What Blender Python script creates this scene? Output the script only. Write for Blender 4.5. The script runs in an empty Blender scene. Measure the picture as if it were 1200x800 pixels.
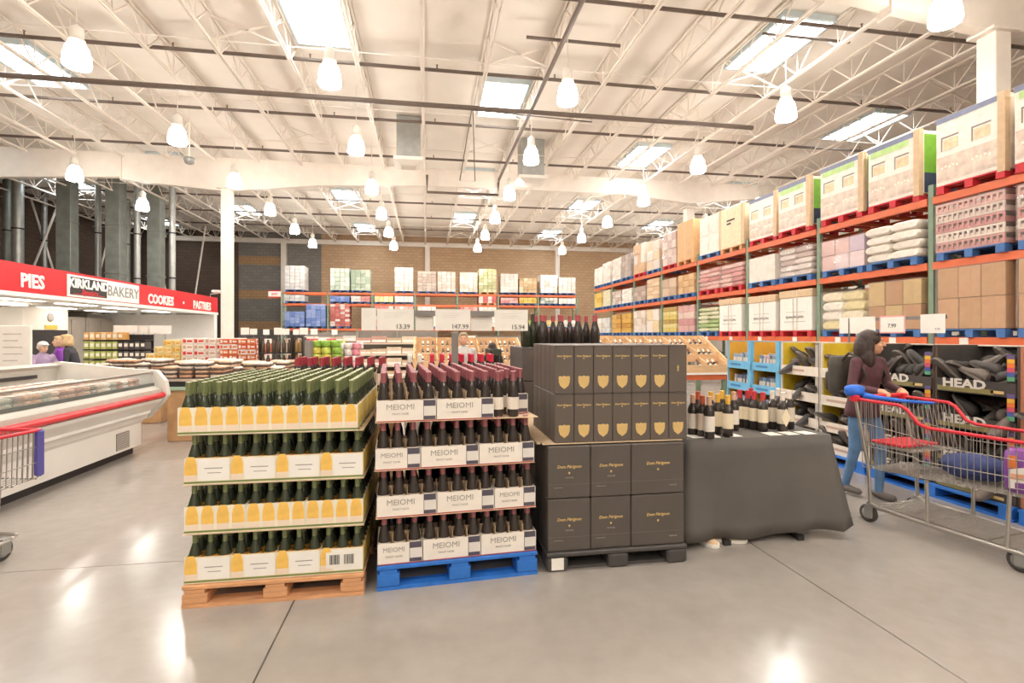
import bpy, math, random
from mathutils import Vector, Matrix
R = math.radians
random.seed(7)
scn = bpy.context.scene
COL = scn.collection

# ------------------------------------------------------------------ camera
YAW, F, HZ, H = R(9.3), 608.0, 392.0, 1.5
cs, sn = math.cos(YAW), math.sin(YAW)
cd = bpy.data.cameras.new('camera'); cam = bpy.data.objects.new('camera', cd); COL.objects.link(cam)
cd.sensor_width = 36; cd.lens = F / 1200 * 36; cd.shift_y = -8 / 1200; cd.clip_end = 200
cam.location = (0, 0, H); cam.rotation_euler = (R(90), 0, -YAW)
scn.camera = cam
# ------------------------------------------------------------------ world, exposure
w = bpy.data.worlds.new('world'); scn.world = w; w.use_nodes = True
w.node_tree.nodes['Background'].inputs[0].default_value = (.85, .92, 1, 1)
w.node_tree.nodes['Background'].inputs[1].default_value = 1.0
vs = scn.view_settings
vs.view_transform = 'Standard'; vs.look = 'None'; vs.gamma = 1; vs.use_curve_mapping = False
vs.exposure = 0.45
LAMP = 120.0       # radiance of the open lower rim of a high-bay lamp
SHADE = 25.0       # radiance of its translucent acrylic bell
SKYL = 9.0         # radiance of a skylight pane
STRIP = 9.0        # fluorescent strips of the bakery

# ------------------------------------------------------------------ measuring helpers (photograph pixel -> place)
def PZ(u, v, z):
    d = (z - H) * F / (HZ - v); r = (u - 600) / F * d
    return (r * cs + d * sn, d * cs - r * sn, z)
def XY(u, y):           # x on the plane y
    t = (u - 600) / F; d = y / (cs - t * sn); return d * (t * cs + sn)
def YX(u, x):           # y on the plane x
    t = (u - 600) / F; d = x / (t * cs + sn); return d * (cs - t * sn)
def ZV(v, x, y):        # z seen at row v above the point x, y
    return H + (HZ - v) / F * (y * cs + x * sn)

# ------------------------------------------------------------------ materials
def lin(c):
    if isinstance(c, str):
        c = [int(c[i:i + 2], 16) / 255 for i in (0, 2, 4)]
        c = [x / 12.92 if x <= .04045 else ((x + .055) / 1.055) ** 2.4 for x in c]
    return tuple(c)
MATS = {}
def M(name, col=None, rough=.6, metal=0, var=.10, scale=9, bump=0, emit=0, coat=0, alpha=1, trans=0, stretch=None, spec=.5):
    if name in MATS: return MATS[name]
    m = bpy.data.materials.new(name); m.use_nodes = True
    nt = m.node_tree; b = nt.nodes['Principled BSDF']; c = lin(col)
    b.inputs['Roughness'].default_value = rough; b.inputs['Metallic'].default_value = metal
    b.inputs['Specular IOR Level'].default_value = spec
    if coat: b.inputs['Coat Weight'].default_value = coat
    if alpha < 1: b.inputs['Alpha'].default_value = alpha
    if trans: b.inputs['Transmission Weight'].default_value = trans
    if emit:
        b.inputs['Emission Color'].default_value = (*c, 1); b.inputs['Emission Strength'].default_value = emit
    if var or bump:
        tc = nt.nodes.new('ShaderNodeTexCoord'); mp = nt.nodes.new('ShaderNodeMapping')
        nt.links.new(tc.outputs['Object'], mp.inputs[0])
        if stretch: mp.inputs['Scale'].default_value = stretch
        n = nt.nodes.new('ShaderNodeTexNoise'); n.inputs['Scale'].default_value = scale; n.inputs['Detail'].default_value = 3
        nt.links.new(mp.outputs[0], n.inputs['Vector'])
        rp = nt.nodes.new('ShaderNodeValToRGB')
        rp.color_ramp.elements[0].position = .3; rp.color_ramp.elements[1].position = .7
        rp.color_ramp.elements[0].color = (*[max(0, x * (1 - var)) for x in c], 1)
        rp.color_ramp.elements[1].color = (*[min(1, x * (1 + var)) for x in c], 1)
        nt.links.new(n.outputs[0], rp.inputs[0]); nt.links.new(rp.outputs[0], b.inputs['Base Color'])
        if bump:
            bp = nt.nodes.new('ShaderNodeBump'); bp.inputs['Strength'].default_value = bump; bp.inputs['Distance'].default_value = .02
            nt.links.new(n.outputs[0], bp.inputs['Height']); nt.links.new(bp.outputs[0], b.inputs['Normal'])
    else:
        b.inputs['Base Color'].default_value = (*c, 1)
    MATS[name] = m; return m

# ------------------------------------------------------------------ mesh builder
class MB:
    def __init__(s): s.v = []; s.f = []; s.m = []; s.sm = []
    def add(s, vs_, fs, m=0, smooth=False):
        o = len(s.v); s.v += [tuple(p) for p in vs_]
        for f in fs: s.f.append(tuple(i + o for i in f)); s.m.append(m); s.sm.append(smooth)
        return s
    def box(s, x0, x1, y0, y1, z0, z1, m=0):
        v = [(x0, y0, z0), (x1, y0, z0), (x1, y1, z0), (x0, y1, z0), (x0, y0, z1), (x1, y0, z1), (x1, y1, z1), (x0, y1, z1)]
        return s.add(v, [(0, 3, 2, 1), (4, 5, 6, 7), (0, 1, 5, 4), (1, 2, 6, 5), (2, 3, 7, 6), (3, 0, 4, 7)], m)
    def cbox(s, x0, x1, y0, y1, z0, z1, b=.006, m=0):       # box with chamfered upright and top edges
        pts = []
        def ring(i, z): return [(x0 + i + b, y0 + i, z), (x1 - i - b, y0 + i, z), (x1 - i, y0 + i + b, z), (x1 - i, y1 - i - b, z), (x1 - i - b, y1 - i, z), (x0 + i + b, y1 - i, z), (x0 + i, y1 - i - b, z), (x0 + i, y0 + i + b, z)]
        return s.loft([ring(b, z0), ring(0, z0 + b), ring(0, z1 - b), ring(b, z1)], m)
    def loft(s, rings, m=0, smooth=False, cap=True, closed=True):
        n = len(rings[0]); v = [p for r in rings for p in r]; f = []
        for k in range(len(rings) - 1):
            for i in range(n if closed else n - 1):
                a = k * n + i; b_ = k * n + (i + 1) % n
                f.append((a, b_, b_ + n, a + n))
        s.add(v, f, m, smooth)
        if cap and closed:
            s.add(rings[0], [tuple(range(n))[::-1]], m); s.add(rings[-1], [tuple(range(n))], m)
        return s
    def lathe(s, prof, n=12, c=(0, 0, 0), m=0, smooth=True, cap=True):
        rs = [[(c[0] + r * math.cos(2 * math.pi * i / n), c[1] + r * math.sin(2 * math.pi * i / n), c[2] + z) for i in range(n)] for r, z in prof]
        return s.loft(rs, m, smooth, cap)
    def tube(s, pts, r, n=6, m=0, closed=False, smooth=True, radii=None):
        pts = [Vector(p) for p in pts]; rings = []; L = len(pts)
        for i, p in enumerate(pts):
            if closed: t = pts[(i + 1) % L] - pts[i - 1]
            else: t = pts[min(i + 1, L - 1)] - pts[max(i - 1, 0)]
            t.normalize()
            a = Vector((0, 0, 1)) if abs(t.z) < .9 else Vector((1, 0, 0))
            x = t.cross(a).normalized(); y = x.cross(t).normalized(); q = radii[i] if radii else r
            rings.append([tuple(p + (x * math.cos(2 * math.pi * k / n + .4) + y * math.sin(2 * math.pi * k / n + .4)) * q) for k in range(n)])
        if closed: rings.append(rings[0])
        return s.loft(rings, m, smooth, cap=not closed)
    def bar(s, p, q, wx, wz, m=0):           # square bar from p to q
        p, q = Vector(p), Vector(q); t = (q - p).normalized()
        a = Vector((0, 0, 1)) if abs(t.z) < .95 else Vector((0, 1, 0))
        x = t.cross(a).normalized() * wx / 2; y = x.cross(t).normalized() * wz / 2
        return s.loft([[tuple(o - x - y), tuple(o + x - y), tuple(o + x + y), tuple(o - x + y)] for o in (p, q)], m)
    def prism(s, poly, a, b, axis='y', m=0):  # 2-D outline pulled along an axis
        def pt(p, t): return {'y': (p[0], t, p[1]), 'x': (t, p[0], p[1]), 'z': (p[0], p[1], t)}[axis]
        return s.loft([[pt(p, a) for p in poly], [pt(p, b) for p in poly]], m)
    def ell(s, c, r, n=10, k=6, m=0):
        rs = [[(c[0] + r[0] * math.sin(math.pi * j / k) * math.cos(2 * math.pi * i / n), c[1] + r[1] * math.sin(math.pi * j / k) * math.sin(2 * math.pi * i / n), c[2] - r[2] * math.cos(math.pi * j / k)) for i in range(n)] for j in range(1, k)]
        s.loft(rs, m, True, False)
        lo, hi = (c[0], c[1], c[2] - r[2]), (c[0], c[1], c[2] + r[2])
        s.add(rs[0] + [lo], [((i + 1) % n, i, n) for i in range(n)], m, True)
        return s.add(rs[-1] + [hi], [(i, (i + 1) % n, n) for i in range(n)], m, True)
    def mesh(s, name, mats):
        me = bpy.data.meshes.new(name); me.from_pydata(s.v, [], s.f)
        for mt in (mats if isinstance(mats, (list, tuple)) else [mats]): me.materials.append(mt)
        me.polygons.foreach_set('material_index', s.m); me.polygons.foreach_set('use_smooth', s.sm)
        me.update(); return me

def ob(name, mesh, parent=None, loc=None, rz=0, kind=None, label=None):
    o = bpy.data.objects.new(name, mesh); COL.objects.link(o)
    if parent: o.parent = parent
    if loc: o.location = loc
    if rz: o.rotation_euler = (0, 0, rz)
    if kind: o['kind'] = kind
    if label: o['label'] = label
    return o
def part(name, mb, mats, parent=None, **k): return ob(name, mb.mesh(name, mats), parent, **k)
def tag(o, label, cat, group=None):
    o['label'] = label; o['category'] = cat
    if group: o['group'] = group
    return o
def thing(name, label, cat, loc=(0, 0, 0), rz=0, group=None):
    o = bpy.data.objects.new(name, None); COL.objects.link(o); o.empty_display_size = .1
    o.location = loc; o.rotation_euler = (0, 0, rz); return tag(o, label, cat, group)
def struct(name, mb, mats, parent=None, **k): return part(name, mb, mats, parent, kind='structure', **k)
def base(n): return n.rsplit('.', 1)[0] if n[-3:].isdigit() and '.' in n else n
def copy_tree(o, loc=None, rz=None, label=None, group=None, parent=None):
    c = o.copy(); c.name = base(o.name); COL.objects.link(c); c.parent = parent
    if loc is not None: c.location = loc
    if rz is not None: c.rotation_euler = (0, 0, rz)
    if label: c['label'] = label
    if group: c['group'] = group
    for ch in KIDS.get(o.name, ()) or [x for x in bpy.data.objects if x.parent == o]:
        copy_tree(ch, parent=c)
    return c
KIDS = {}
def freeze(o):            # remember the children once, so that copying stays quick
    ch = list(o.children); KIDS[o.name] = ch
    for x in ch: KIDS[x.name] = list(x.children)
    return o
ORD = ['first', 'second', 'third', 'fourth', 'fifth', 'sixth', 'seventh', 'eighth', 'ninth', 'tenth', 'eleventh', 'twelfth', 'thirteenth', 'fourteenth', 'fifteenth', 'sixteenth', 'seventeenth', 'eighteenth', 'nineteenth', 'twentieth']

# lettering: flat meshes standing upright and facing -y, centred, baked once
TXT = {}
def text(s_, size, mat, bold=0, depth=.001, shear=0, sx=1):
    key = (s_, size, mat.name, bold, shear, sx)
    if key in TXT: return TXT[key]
    cu = bpy.data.curves.new('t', 'FONT'); cu.body = s_; cu.size = size; cu.extrude = depth; cu.offset = bold
    cu.align_x = 'CENTER'; cu.align_y = 'CENTER'; cu.resolution_u = 2; cu.shear = shear
    o = bpy.data.objects.new('t', cu); COL.objects.link(o)
    dg = bpy.context.evaluated_depsgraph_get(); me = bpy.data.meshes.new_from_object(o.evaluated_get(dg))
    bpy.data.objects.remove(o); bpy.data.curves.remove(cu)
    for v in me.vertices: x, y, z = v.co; v.co = (x * sx, -z, y)
    me.materials.clear(); me.materials.append(mat); me.name = 'lettering'
    TXT[key] = me; return me

# ------------------------------------------------------------------ palette
INK = M('ink', '3a3634', .7, var=0)
INKL = M('ink_light', 'a39c95', .7, var=0)
GOLD = M('gold_print', 'd9b878', .45, var=.05)
WHITEP = M('white_paint', 'f1eee9', .5, var=.02)
REDP = M('red_paint', 'd9202c', .35, var=.03)
BLACKP = M('black_paint', '2b2727', .5, var=.05)
CREAM = M('cream_steel', 'ece2d6', .55, var=.04, scale=3)
KRAFT = M('kraft', 'c39f78', .8, var=.08, scale=14)
KRAFTL = M('kraft_light', 'd9bd9a', .8, var=.07, scale=14)
CARDW = M('white_card', 'f4efe6', .6, var=.03)
ORANGE = M('orange_beam', 'df6f42', .45, var=.08, scale=4)
GREENP = M('green_upright', '80967f', .5, var=.10, scale=5)
CHROME = M('chrome_wire', 'b9b4ac', .3, metal=.85, var=.06)
STEEL = M('galvanised', 'a9aaa6', .42, metal=.6, var=.10, scale=5)
RUBBER = M('rubber', '4c4744', .7, var=.05)
WOODP = M('pallet_wood', 'd9a173', .8, var=.16, scale=7, stretch=(1, 6, 6), bump=.2)
WOODC = M('crate_wood', 'e0b88a', .7, var=.12, scale=6, stretch=(1, 6, 6))
BLUEP = M('blue_pallet', '2f76cf', .6, var=.16, scale=9, bump=.15)
REDPAL = M('red_pallet', 'd2323c', .6, var=.14, scale=9)
DKBLUE = M('dark_blue_pallet', '3c5f95', .6, var=.12)
BLKPL = M('black_plastic', '4a4644', .5, var=.08)
# ================================================================== texts baked early (cheap while the scene is small)
T_MEI = text('MEIOMI', .047, INKL, 0, sx=1.05)
T_MEIS = text('MEIOMI', .038, INKL, 0)
T_PINOT = text('PINOT NOIR', .017, INKL)
T_DOM = text('Dom Pérignon', .027, GOLD, .0004, shear=.2)
T_DOMS = text('Dom Pérignon', .0165, GOLD, .0004, shear=.2)
T_VINT = text('VINTAGE', .013, INKL)
WHTXT = M('letter_white', 'fbf7f2', .5, var=0)
T_PIES = text('PIES', .40, WHTXT, .012, .01); T_COOK = text('COOKIES', .40, WHTXT, .012, .01, sx=.95); T_PAST = text('PASTRIES', .40, WHTXT, .012, .01, sx=.95)
T_KIRK = text('KIRKLAND', .30, WHTXT, .012, .006, sx=1.05); REDTX = M('red_script', 'c8313a', .5, var=0)
T_SIGN = text('Signature', .17, REDTX, .004, .006, shear=.4); T_BAK = text('BAKERY', .40, M('bakery_grey', '8d8a86', .5, var=0), 0, .006, sx=1.05)
T_HEAD = text('HEAD', .105, M('head_white', 'd9d2c6', .5, var=0), .004, sx=1.35)
T_P1 = text('13.39', .055, INK); T_P2 = text('147.99', .055, INK); T_P3 = text('15.94', .055, INK)
T_PR = text('7.99', .06, INK); T_P4 = text('9.99', .03, INKL); T_SCR = None
T_EXIT = text('EXIT', .16, REDP, .004)

# ================================================================== floor
mc = bpy.data.materials.new('polished_concrete'); mc.use_nodes = True; nt = mc.node_tree; b = nt.nodes['Principled BSDF']
tc = nt.nodes.new('ShaderNodeNewGeometry')
n1 = nt.nodes.new('ShaderNodeTexNoise'); n1.inputs['Scale'].default_value = .55; n1.inputs['Detail'].default_value = 6; n1.inputs['Roughness'].default_value = .6
n2 = nt.nodes.new('ShaderNodeTexNoise'); n2.inputs['Scale'].default_value = 9; n2.inputs['Detail'].default_value = 8
for n in (n1, n2): nt.links.new(tc.outputs['Position'], n.inputs['Vector'])
r1 = nt.nodes.new('ShaderNodeValToRGB'); r1.color_ramp.elements[0].position = .2; r1.color_ramp.elements[1].position = .8
r1.color_ramp.elements[0].color = (*lin('a29a92'), 1); r1.color_ramp.elements[1].color = (*lin('b5ada5'), 1)
mx = nt.nodes.new('ShaderNodeMix'); mx.data_type = 'RGBA'; mx.blend_type = 'MULTIPLY'; mx.inputs[0].default_value = .22
nt.links.new(n1.outputs[0], r1.inputs[0]); nt.links.new(r1.outputs[0], mx.inputs[6]); nt.links.new(n2.outputs[0], mx.inputs[7]); nt.links.new(mx.outputs[2], b.inputs['Base Color'])
rr = nt.nodes.new('ShaderNodeMapRange'); rr.inputs['To Min'].default_value = .13; rr.inputs['To Max'].default_value = .25
nt.links.new(n1.outputs[0], rr.inputs[0]); nt.links.new(rr.outputs[0], b.inputs['Roughness'])
XL, XR, YN, YF = -18.98, 20.54, -11.45, 37.19
fl = struct('floor', MB().box(XL - .2, XR + .2, YN - .2, YF + .2, -.3, -.012), M('floor_joint', '857c73', .9, var=.05))
S = 3.04; slab = MB().cbox(.004, S - .004, .004, S - .004, -.013, 0, .002).mesh('slab', mc)
for i in range(13):
    for j in range(16): ob('slab', slab, fl, (XL + S * i, YN + S * j, 0))

# ================================================================== walls
def brick_mat(name, c1, c2, cm):
    m = bpy.data.materials.new(name); m.use_nodes = True; nt = m.node_tree; b = nt.nodes['Principled BSDF']; b.inputs['Roughness'].default_value = .85
    g = nt.nodes.new('ShaderNodeNewGeometry'); sp = nt.nodes.new('ShaderNodeSeparateXYZ'); ad = nt.nodes.new('ShaderNodeMath'); cb = nt.nodes.new('ShaderNodeCombineXYZ')
    nt.links.new(g.outputs['Position'], sp.inputs[0]); nt.links.new(sp.outputs[0], ad.inputs[0]); nt.links.new(sp.outputs[1], ad.inputs[1])
    nt.links.new(ad.outputs[0], cb.inputs[0]); nt.links.new(sp.outputs[2], cb.inputs[1])
    t = nt.nodes.new('ShaderNodeTexBrick'); t.inputs['Scale'].default_value = 1; t.inputs['Brick Width'].default_value = .4; t.inputs['Row Height'].default_value = .2; t.inputs['Mortar Size'].default_value = .012
    t.inputs['Color1'].default_value = (*lin(c1), 1); t.inputs['Color2'].default_value = (*lin(c2), 1); t.inputs['Mortar'].default_value = (*lin(cm), 1)
    nt.links.new(cb.outputs[0], t.inputs['Vector']); nt.links.new(t.outputs[0], b.inputs['Base Color']); return m
TAN = brick_mat('tan_block', 'c6a685', 'bd9d7c', 'a98b6d'); GREYB = brick_mat('grey_block', '87827b', '7e7973', '716c66')
DKB = brick_mat('dark_brown_block', '5d4c40', '56463b', '4b3d33'); BAND = brick_mat('light_tan_block', 'b08c66', 'a88560', '917253')
ZT = 8.3; YB = 36.5
wb = struct('wall_back', MB().box(-7.0, XR, YB, YB + .3, 0, ZT), TAN)
part('block_field', MB().box(-19, -7.0, YB, YB + .3, 0, ZT), GREYB, wb)
for z in (2.1, 4.15, 6.4): part('block_band', MB().box(-16, -9.6, YB - .02, YB, z - .28, z + .28), BAND, wb)
part('block_field', MB().box(-19, -12.2, YB - .04, YB - .021, 0, ZT), DKB, wb)
part('ledger_beam', MB().box(-16, XR, YB - .25, YB, 7.55, 7.85), CREAM, wb)
for x in (-9.35, .03, 9.25): part('pilaster', MB().box(x - .16, x + .16, YB - .3, YB, 0, 7.55), CREAM, wb)
struct('wall_left', MB().box(-19.2, -18.9, YN, YF, 0, ZT), DKB)
OFFW = M('off_white_wall', 'e9e2d6', .7, var=.04, scale=2)
struct('wall_right', MB().box(XR, XR + .3, YN, YF, 0, ZT), OFFW)
struct('wall_front', MB().box(-19.2, XR, YN - .3, YN, 0, ZT), OFFW)

# ================================================================== ceiling, joists, girders, columns
DECK = M('roof_insulation', 'efe7dc', .75, var=.05, scale=.8, bump=.25)
ceil = struct('ceiling', MB().box(-19.2, XR + .3, YN, YF, ZT, ZT + .2), DECK)
JP = 1.47; J0 = 1.365                       # joist pitch, offset: bays centred on the skylights
def joist(L, hb=.62):
    m = MB(); z1 = ZT - .02; z0 = z1 - hb
    for s in (-1, 1):
        m.box(s * .035 - .022, s * .035 + .022, 0, L, z1 - .05, z1); m.box(s * .03 - .018, s * .03 + .018, .5, L - .5, z0, z0 + .045)
    n = int(L / 1.15); st = L / n
    for k in range(n):
        a = k * st; m.bar((0, a + .04, z1 - .04), (0, a + st / 2, z0 + .03), .028, .028); m.bar((0, a + st / 2, z0 + .03), (0, a + st - .04, z1 - .04), .028, .028)
        m.bar((0, a + st / 2, z0 + .03), (0, a + st / 2, z1 - .04), .02, .02)
    return m.mesh('joist', CREAM)
GY = (-4.0, 8.0, 20.4, YB - .05)
JM = [joist(GY[k + 1] - GY[k] - .02) for k in range(3)]
nx = [J0 + JP * k for k in range(-13, 13)]
for k in range(3):
    for x in nx: ob('joist', JM[k], ceil, (x, GY[k] + .01, 0))
for y in (3, 6.0, 11.8, 14.7, 17.6, 23.5, 26.7, 30, 33.2):
    part('bridging', MB().tube([(-18.9, y, ZT - .6), (XR, y, ZT - .6)], .016, 4), CREAM, ceil)
    m = MB()
    for i in range(len(nx) - 1):
        if i % 4 == 1: m.bar((nx[i], y, ZT - .6), (nx[i + 1], y, ZT - .08), .035, .035); m.bar((nx[i], y, ZT - .08), (nx[i + 1], y, ZT - .6), .035, .035)
    part('cross_bracing', m, CREAM, ceil)
prof = [(-18.9, 6.8), (-14.4, 6.89), (-10.7, 7.07), (-10.6, 6.98), (-7.2, 6.71), (-4, 7.08), (0, 7.25), (8, 7.28), (10.9, 7.02), (14, 7.34), (XR, 7.3)]
for y in (8.0, 20.4):
    pr = prof if y > 10 else [(-18.9, 7.3), (-7.2, 6.9), (-3, 7.35), (7.0, 7.36), (10.3, 7.0), (13.5, 7.36), (XR, 7.3)]
    g = MB().prism(pr + [(XR, 7.92), (-18.9, 7.92)], y - .11, y + .11, 'y')
    for x in (-14.4, -10.65, -3.6, 0, 4, 8, 14, 17): g.box(x - .02, x + .02, y - .16, y + .16, 7.1 if x > -5 else 6.95, 7.92)
    part('girder', g, CREAM, ceil)
def column(x, y, label, w=.17, h=6.8):
    c = MB().cbox(x - w, x + w, y - w, y + w, 0, h, .01); o = struct('column', c, CREAM); o['label'] = label
    part('cap_plate', MB().box(x - .3, x + .3, y - .24, y + .24, h, h + .05), CREAM, o)
column(-7.2, 20.4, 'cream steel column standing beside the end of the red bakery fascia')
column(10.9, 20.4, 'slim cream column rising behind the far part of the orange rack')
column(10.3, 8.0, 'cream column at the upper right behind the near rack', .17, 7.0)

# skylights, set between the joists
GLASS = M('skylight_pane', 'eef6fb', .4, var=0, emit=SKYL); BAR = M('skylight_bar', 'c9d6da', .5, var=.03)
k = 0
for j in range(7):
    for i in range(-1, 6):
        if (i + j) % 2 == 0: continue
        x = 2.1 + 5.88 * (i - 2); y = 10.9 + 3.78 * j
        if (i, j) == (1, 2): continue
        if (i, j) == (1, 0): x, y = -2.31, 11.45
        if x < -18 or x > 19.5 or y > 35: continue
        k += 1
        wn = struct('window_%d' % k, MB().box(x - .63, x + .63, y - 1.12, y - 1.06, ZT - .14, ZT - .001).box(x - .63, x + .63, y + 1.06, y + 1.12, ZT - .14, ZT - .001).box(x - .63, x - .58, y - 1.06, y + 1.06, ZT - .14, ZT - .001).box(x + .58, x + .63, y - 1.06, y + 1.06, ZT - .14, ZT - .001), BAR)
        wn['label'] = 'roof skylight with gridded white panes'
        pn = MB().box(-.275, .275, -.5, .5, ZT - .10, ZT - .09).mesh('pane', GLASS) if k == 1 else pn
        for a in (-.29, .29):
            for c in (-.53, .53): ob('pane', pn, wn, (x + a, y + c, 0))
        m = MB()
        for q in range(1, 8): m.box(x - .58, x + .58, y - 1.06 + q * .265 - .008, y - 1.06 + q * .265 + .008, ZT - .13, ZT - .115)
        for q in range(1, 5): m.box(x - .58 + q * .232 - .008, x - .58 + q * .232 + .008, y - 1.06, y + 1.06, ZT - .13, ZT - .115)
        part('safety_grid', m, BAR, wn)

# ================================================================== high-bay lamps
GLOBE = M('lamp_globe', 'fffaf3', .4, var=0, emit=LAMP); LWH = M('lamp_white', 'f3ede2', .5, var=.02)
lamp = thing('high_bay_lamp', 'lamp', 'lamp', (0, 0, 6.42))
SHD = M('lamp_bell', 'fff8ef', .4, var=0, emit=SHADE)
part('acrylic_bell', MB().lathe([(.06, .45), (.13, .42), (.18, .34), (.21, .2), (.225, .05), (.215, .012)], 14, cap=False), SHD, lamp)
part('lit_lens', MB().lathe([(.213, .012), (.2, -.005), (.12, -.02), (.02, -.025)], 14), GLOBE, lamp)
part('collar', MB().lathe([(.08, .42), (.13, .45), (.13, .5), (.08, .52)], 12), LWH, lamp)
part('ballast_housing', MB().lathe([(.1, .52), (.11, .54), (.11, .7), (.05, .75), (.02, .78)], 12), LWH, lamp)
part('hanger_rod', MB().tube([(0, 0, .77), (0, 0, 1.875)], .012, 5), LWH, lamp)
freeze(lamp); first = True
LX = (-11.1, -6.35, -1.9, 2.95, 8.1, 12.9); LY = (10.7, 14.6, 18.6, 22.6, 26.6, 30.6)
rows = [(y, j) for j, y in enumerate(LY)] + [(7.0, -1), (3.1, -2), (-.8, -3), (-4.8, -4), (-8.6, -5)]
for y, j in rows:
    for i, x in enumerate(LX):
        if j >= 3 and i == 0 and y > 24: continue
        if i == 5 and y < 18: continue
        if j < 0 and i == 0: continue
        lb = 'white high-bay lamp hanging %s from left in the %s row of roof lamps' % (ORD[i], ORD[j]) if j >= 0 else ('large white high-bay lamp at the upper right corner of the view' if (i == 4 and j == -1) else 'white high-bay lamp hanging overhead behind the viewer, %s from left, %s row' % (ORD[i], ORD[-j]))
        p = (x, y, 6.42)
        if first: lamp.location = p; lamp['label'] = lb; lamp['group'] = 'high-bay lamps'; first = False
        else: copy_tree(lamp, p, 0, lb, 'high-bay lamps')

# ================================================================== sprinkler pipes and roof services
PIPE = M('dark_pipe', '6e5f55', .5, var=.08)
def pipe(pts, r, label, name='sprinkler_pipe', heads=0, cat='pipe'):
    t = thing(name, label, cat, pts[0]); q = [tuple(Vector(p) - Vector(pts[0])) for p in pts]
    part('pipe_run', MB().tube(q, r, 8), PIPE, t)
    if heads:
        hm = MB().lathe([(.012, -.0), (.018, .03), (.012, .08), (.03, .085), (.03, .09)], 6).mesh('sprinkler_head', PIPE)
        L = q[-1][0]; n = int(L / 2.94)
        for a in range(n): ob('sprinkler_head', hm, t, (1.4 + a * 2.94, 0, r - .005))
    return t
for k, y in enumerate((9.62, 12.75, 15.95, 19.2, 22.5, 25.8, 29.0, 32.3)):
    pipe([(-18.8, y, 7.93), (XR - .1, y, 7.93)], .042, 'dark sprinkler branch pipe crossing the roof, %s from the front' % ORD[k], heads=1)
pipe([(-18.8, 13.55, 7.42), (9.2, 13.55, 7.42)], .062, 'thick dark sprinkler main crossing below the joists', 'sprinkler_main')
pipe([(2.75, 1.0, 7.5), (2.75, 19.9, 7.5), (2.75, 20.1, 7.42), (2.75, 20.1, 6.95), (-.0, 20.1, 6.95), (-.0, 20.1, 7.6)], .05, 'dark pipe running away overhead and dropping to the girder', 'feed_pipe')
pipe([(2.1, 10.9, 7.86), (4.2, 10.9, 7.86)], .035, 'short dark pipe stub beside the long feed pipe', 'pipe_stub')
pipe([(7.1, 10.1, 7.95), (9.2, 10.1, 7.95)], .03, 'short dark pipe under the right-hand skylight', 'pipe_stub')
fr = thing('hanging_conduit_frame', 'thin dark rod frame hanging from the sprinkler main', 'frame', (1.2, 13.5, 0))
part('rod', MB().tube([(-.05, 0, 7.37), (-.35, .2, 5.55), (.05, .2, 5.55), (-.02, 0, 7.37)], .014, 5), PIPE, fr)
part('rod', MB().tube([(-.05, 0, 7.35), (3.2, 0, 7.25), (3.2, 0, 7.42)], .016, 5), PIPE, fr)
def diffuser(u, v, z, label, s=.45):
    x, y, _ = PZ(u, v, z); t = thing('air_diffuser', label, 'vent', (x, y, z))
    part('duct_box', MB().box(-s * .8, s * .8, -s * .8, s * .8, .1, ZT - z - .03), STEEL, t)
    part('louver_face', MB().loft([[(-a, -a, h), (a, -a, h), (a, a, h), (-a, a, h)] for a, h in ((s * .5, -.12), (s, .0), (s, .1))]), OFFW, t)
diffuser(479, 192, 6.9, 'square grey air diffuser hanging beside the middle joists')
diffuser(622, 213, 6.9, 'square pale air diffuser hanging in front of the girder', .5)
# security camera on the bakery side of the roof
sc = thing('security_camera', 'small white dome camera hanging above the bakery', 'camera', (-6.9, 16.6, 6.5))
part('stem', MB().tube([(0, 0, .2), (0, 0, 1.79)], .02, 6), LWH, sc); part('dome', MB().lathe([(.03, 0), (.12, .04), (.15, .12), (.15, .2), (.05, .22)], 12), STEEL, sc)
# ================================================================== pallets
def pallet_mb(w, d, h=.13):
    m = MB(); t = .02
    for k in range(6):
        y = -0 + k * (d - .1) / 5; m.box(-w / 2, w / 2, y, y + .1, h - t, h)
    for x in (-w / 2 + .06, 0, w / 2 - .06):
        for y in (.0, d / 2 - .07, d - .14): m.box(x - .06, x + .06, y, y + .14, t, h - t - .001)
        m.box(x - .06, x + .06, 0, d, 0, t - .001)
    return m
PALM = {}
def pal(mat, w=1.02, d=1.1):
    k = (mat.name, w, d)
    if k not in PALM: PALM[k] = pallet_mb(w, d).mesh('pallet', mat)
    return PALM[k]
def colmat(h, rough=.6, **k): return M('goods_' + h + ('' if rough == .6 else '_%d' % (rough * 100)), h, rough, **k)
WRAP = M('shrink_wrap', 'f3ece4', .18, var=.03, alpha=.16, bump=.4, scale=14, coat=.5)
UM = {}
def unit(key, f):
    if key not in UM: UM[key] = f()
    return UM[key]
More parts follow.
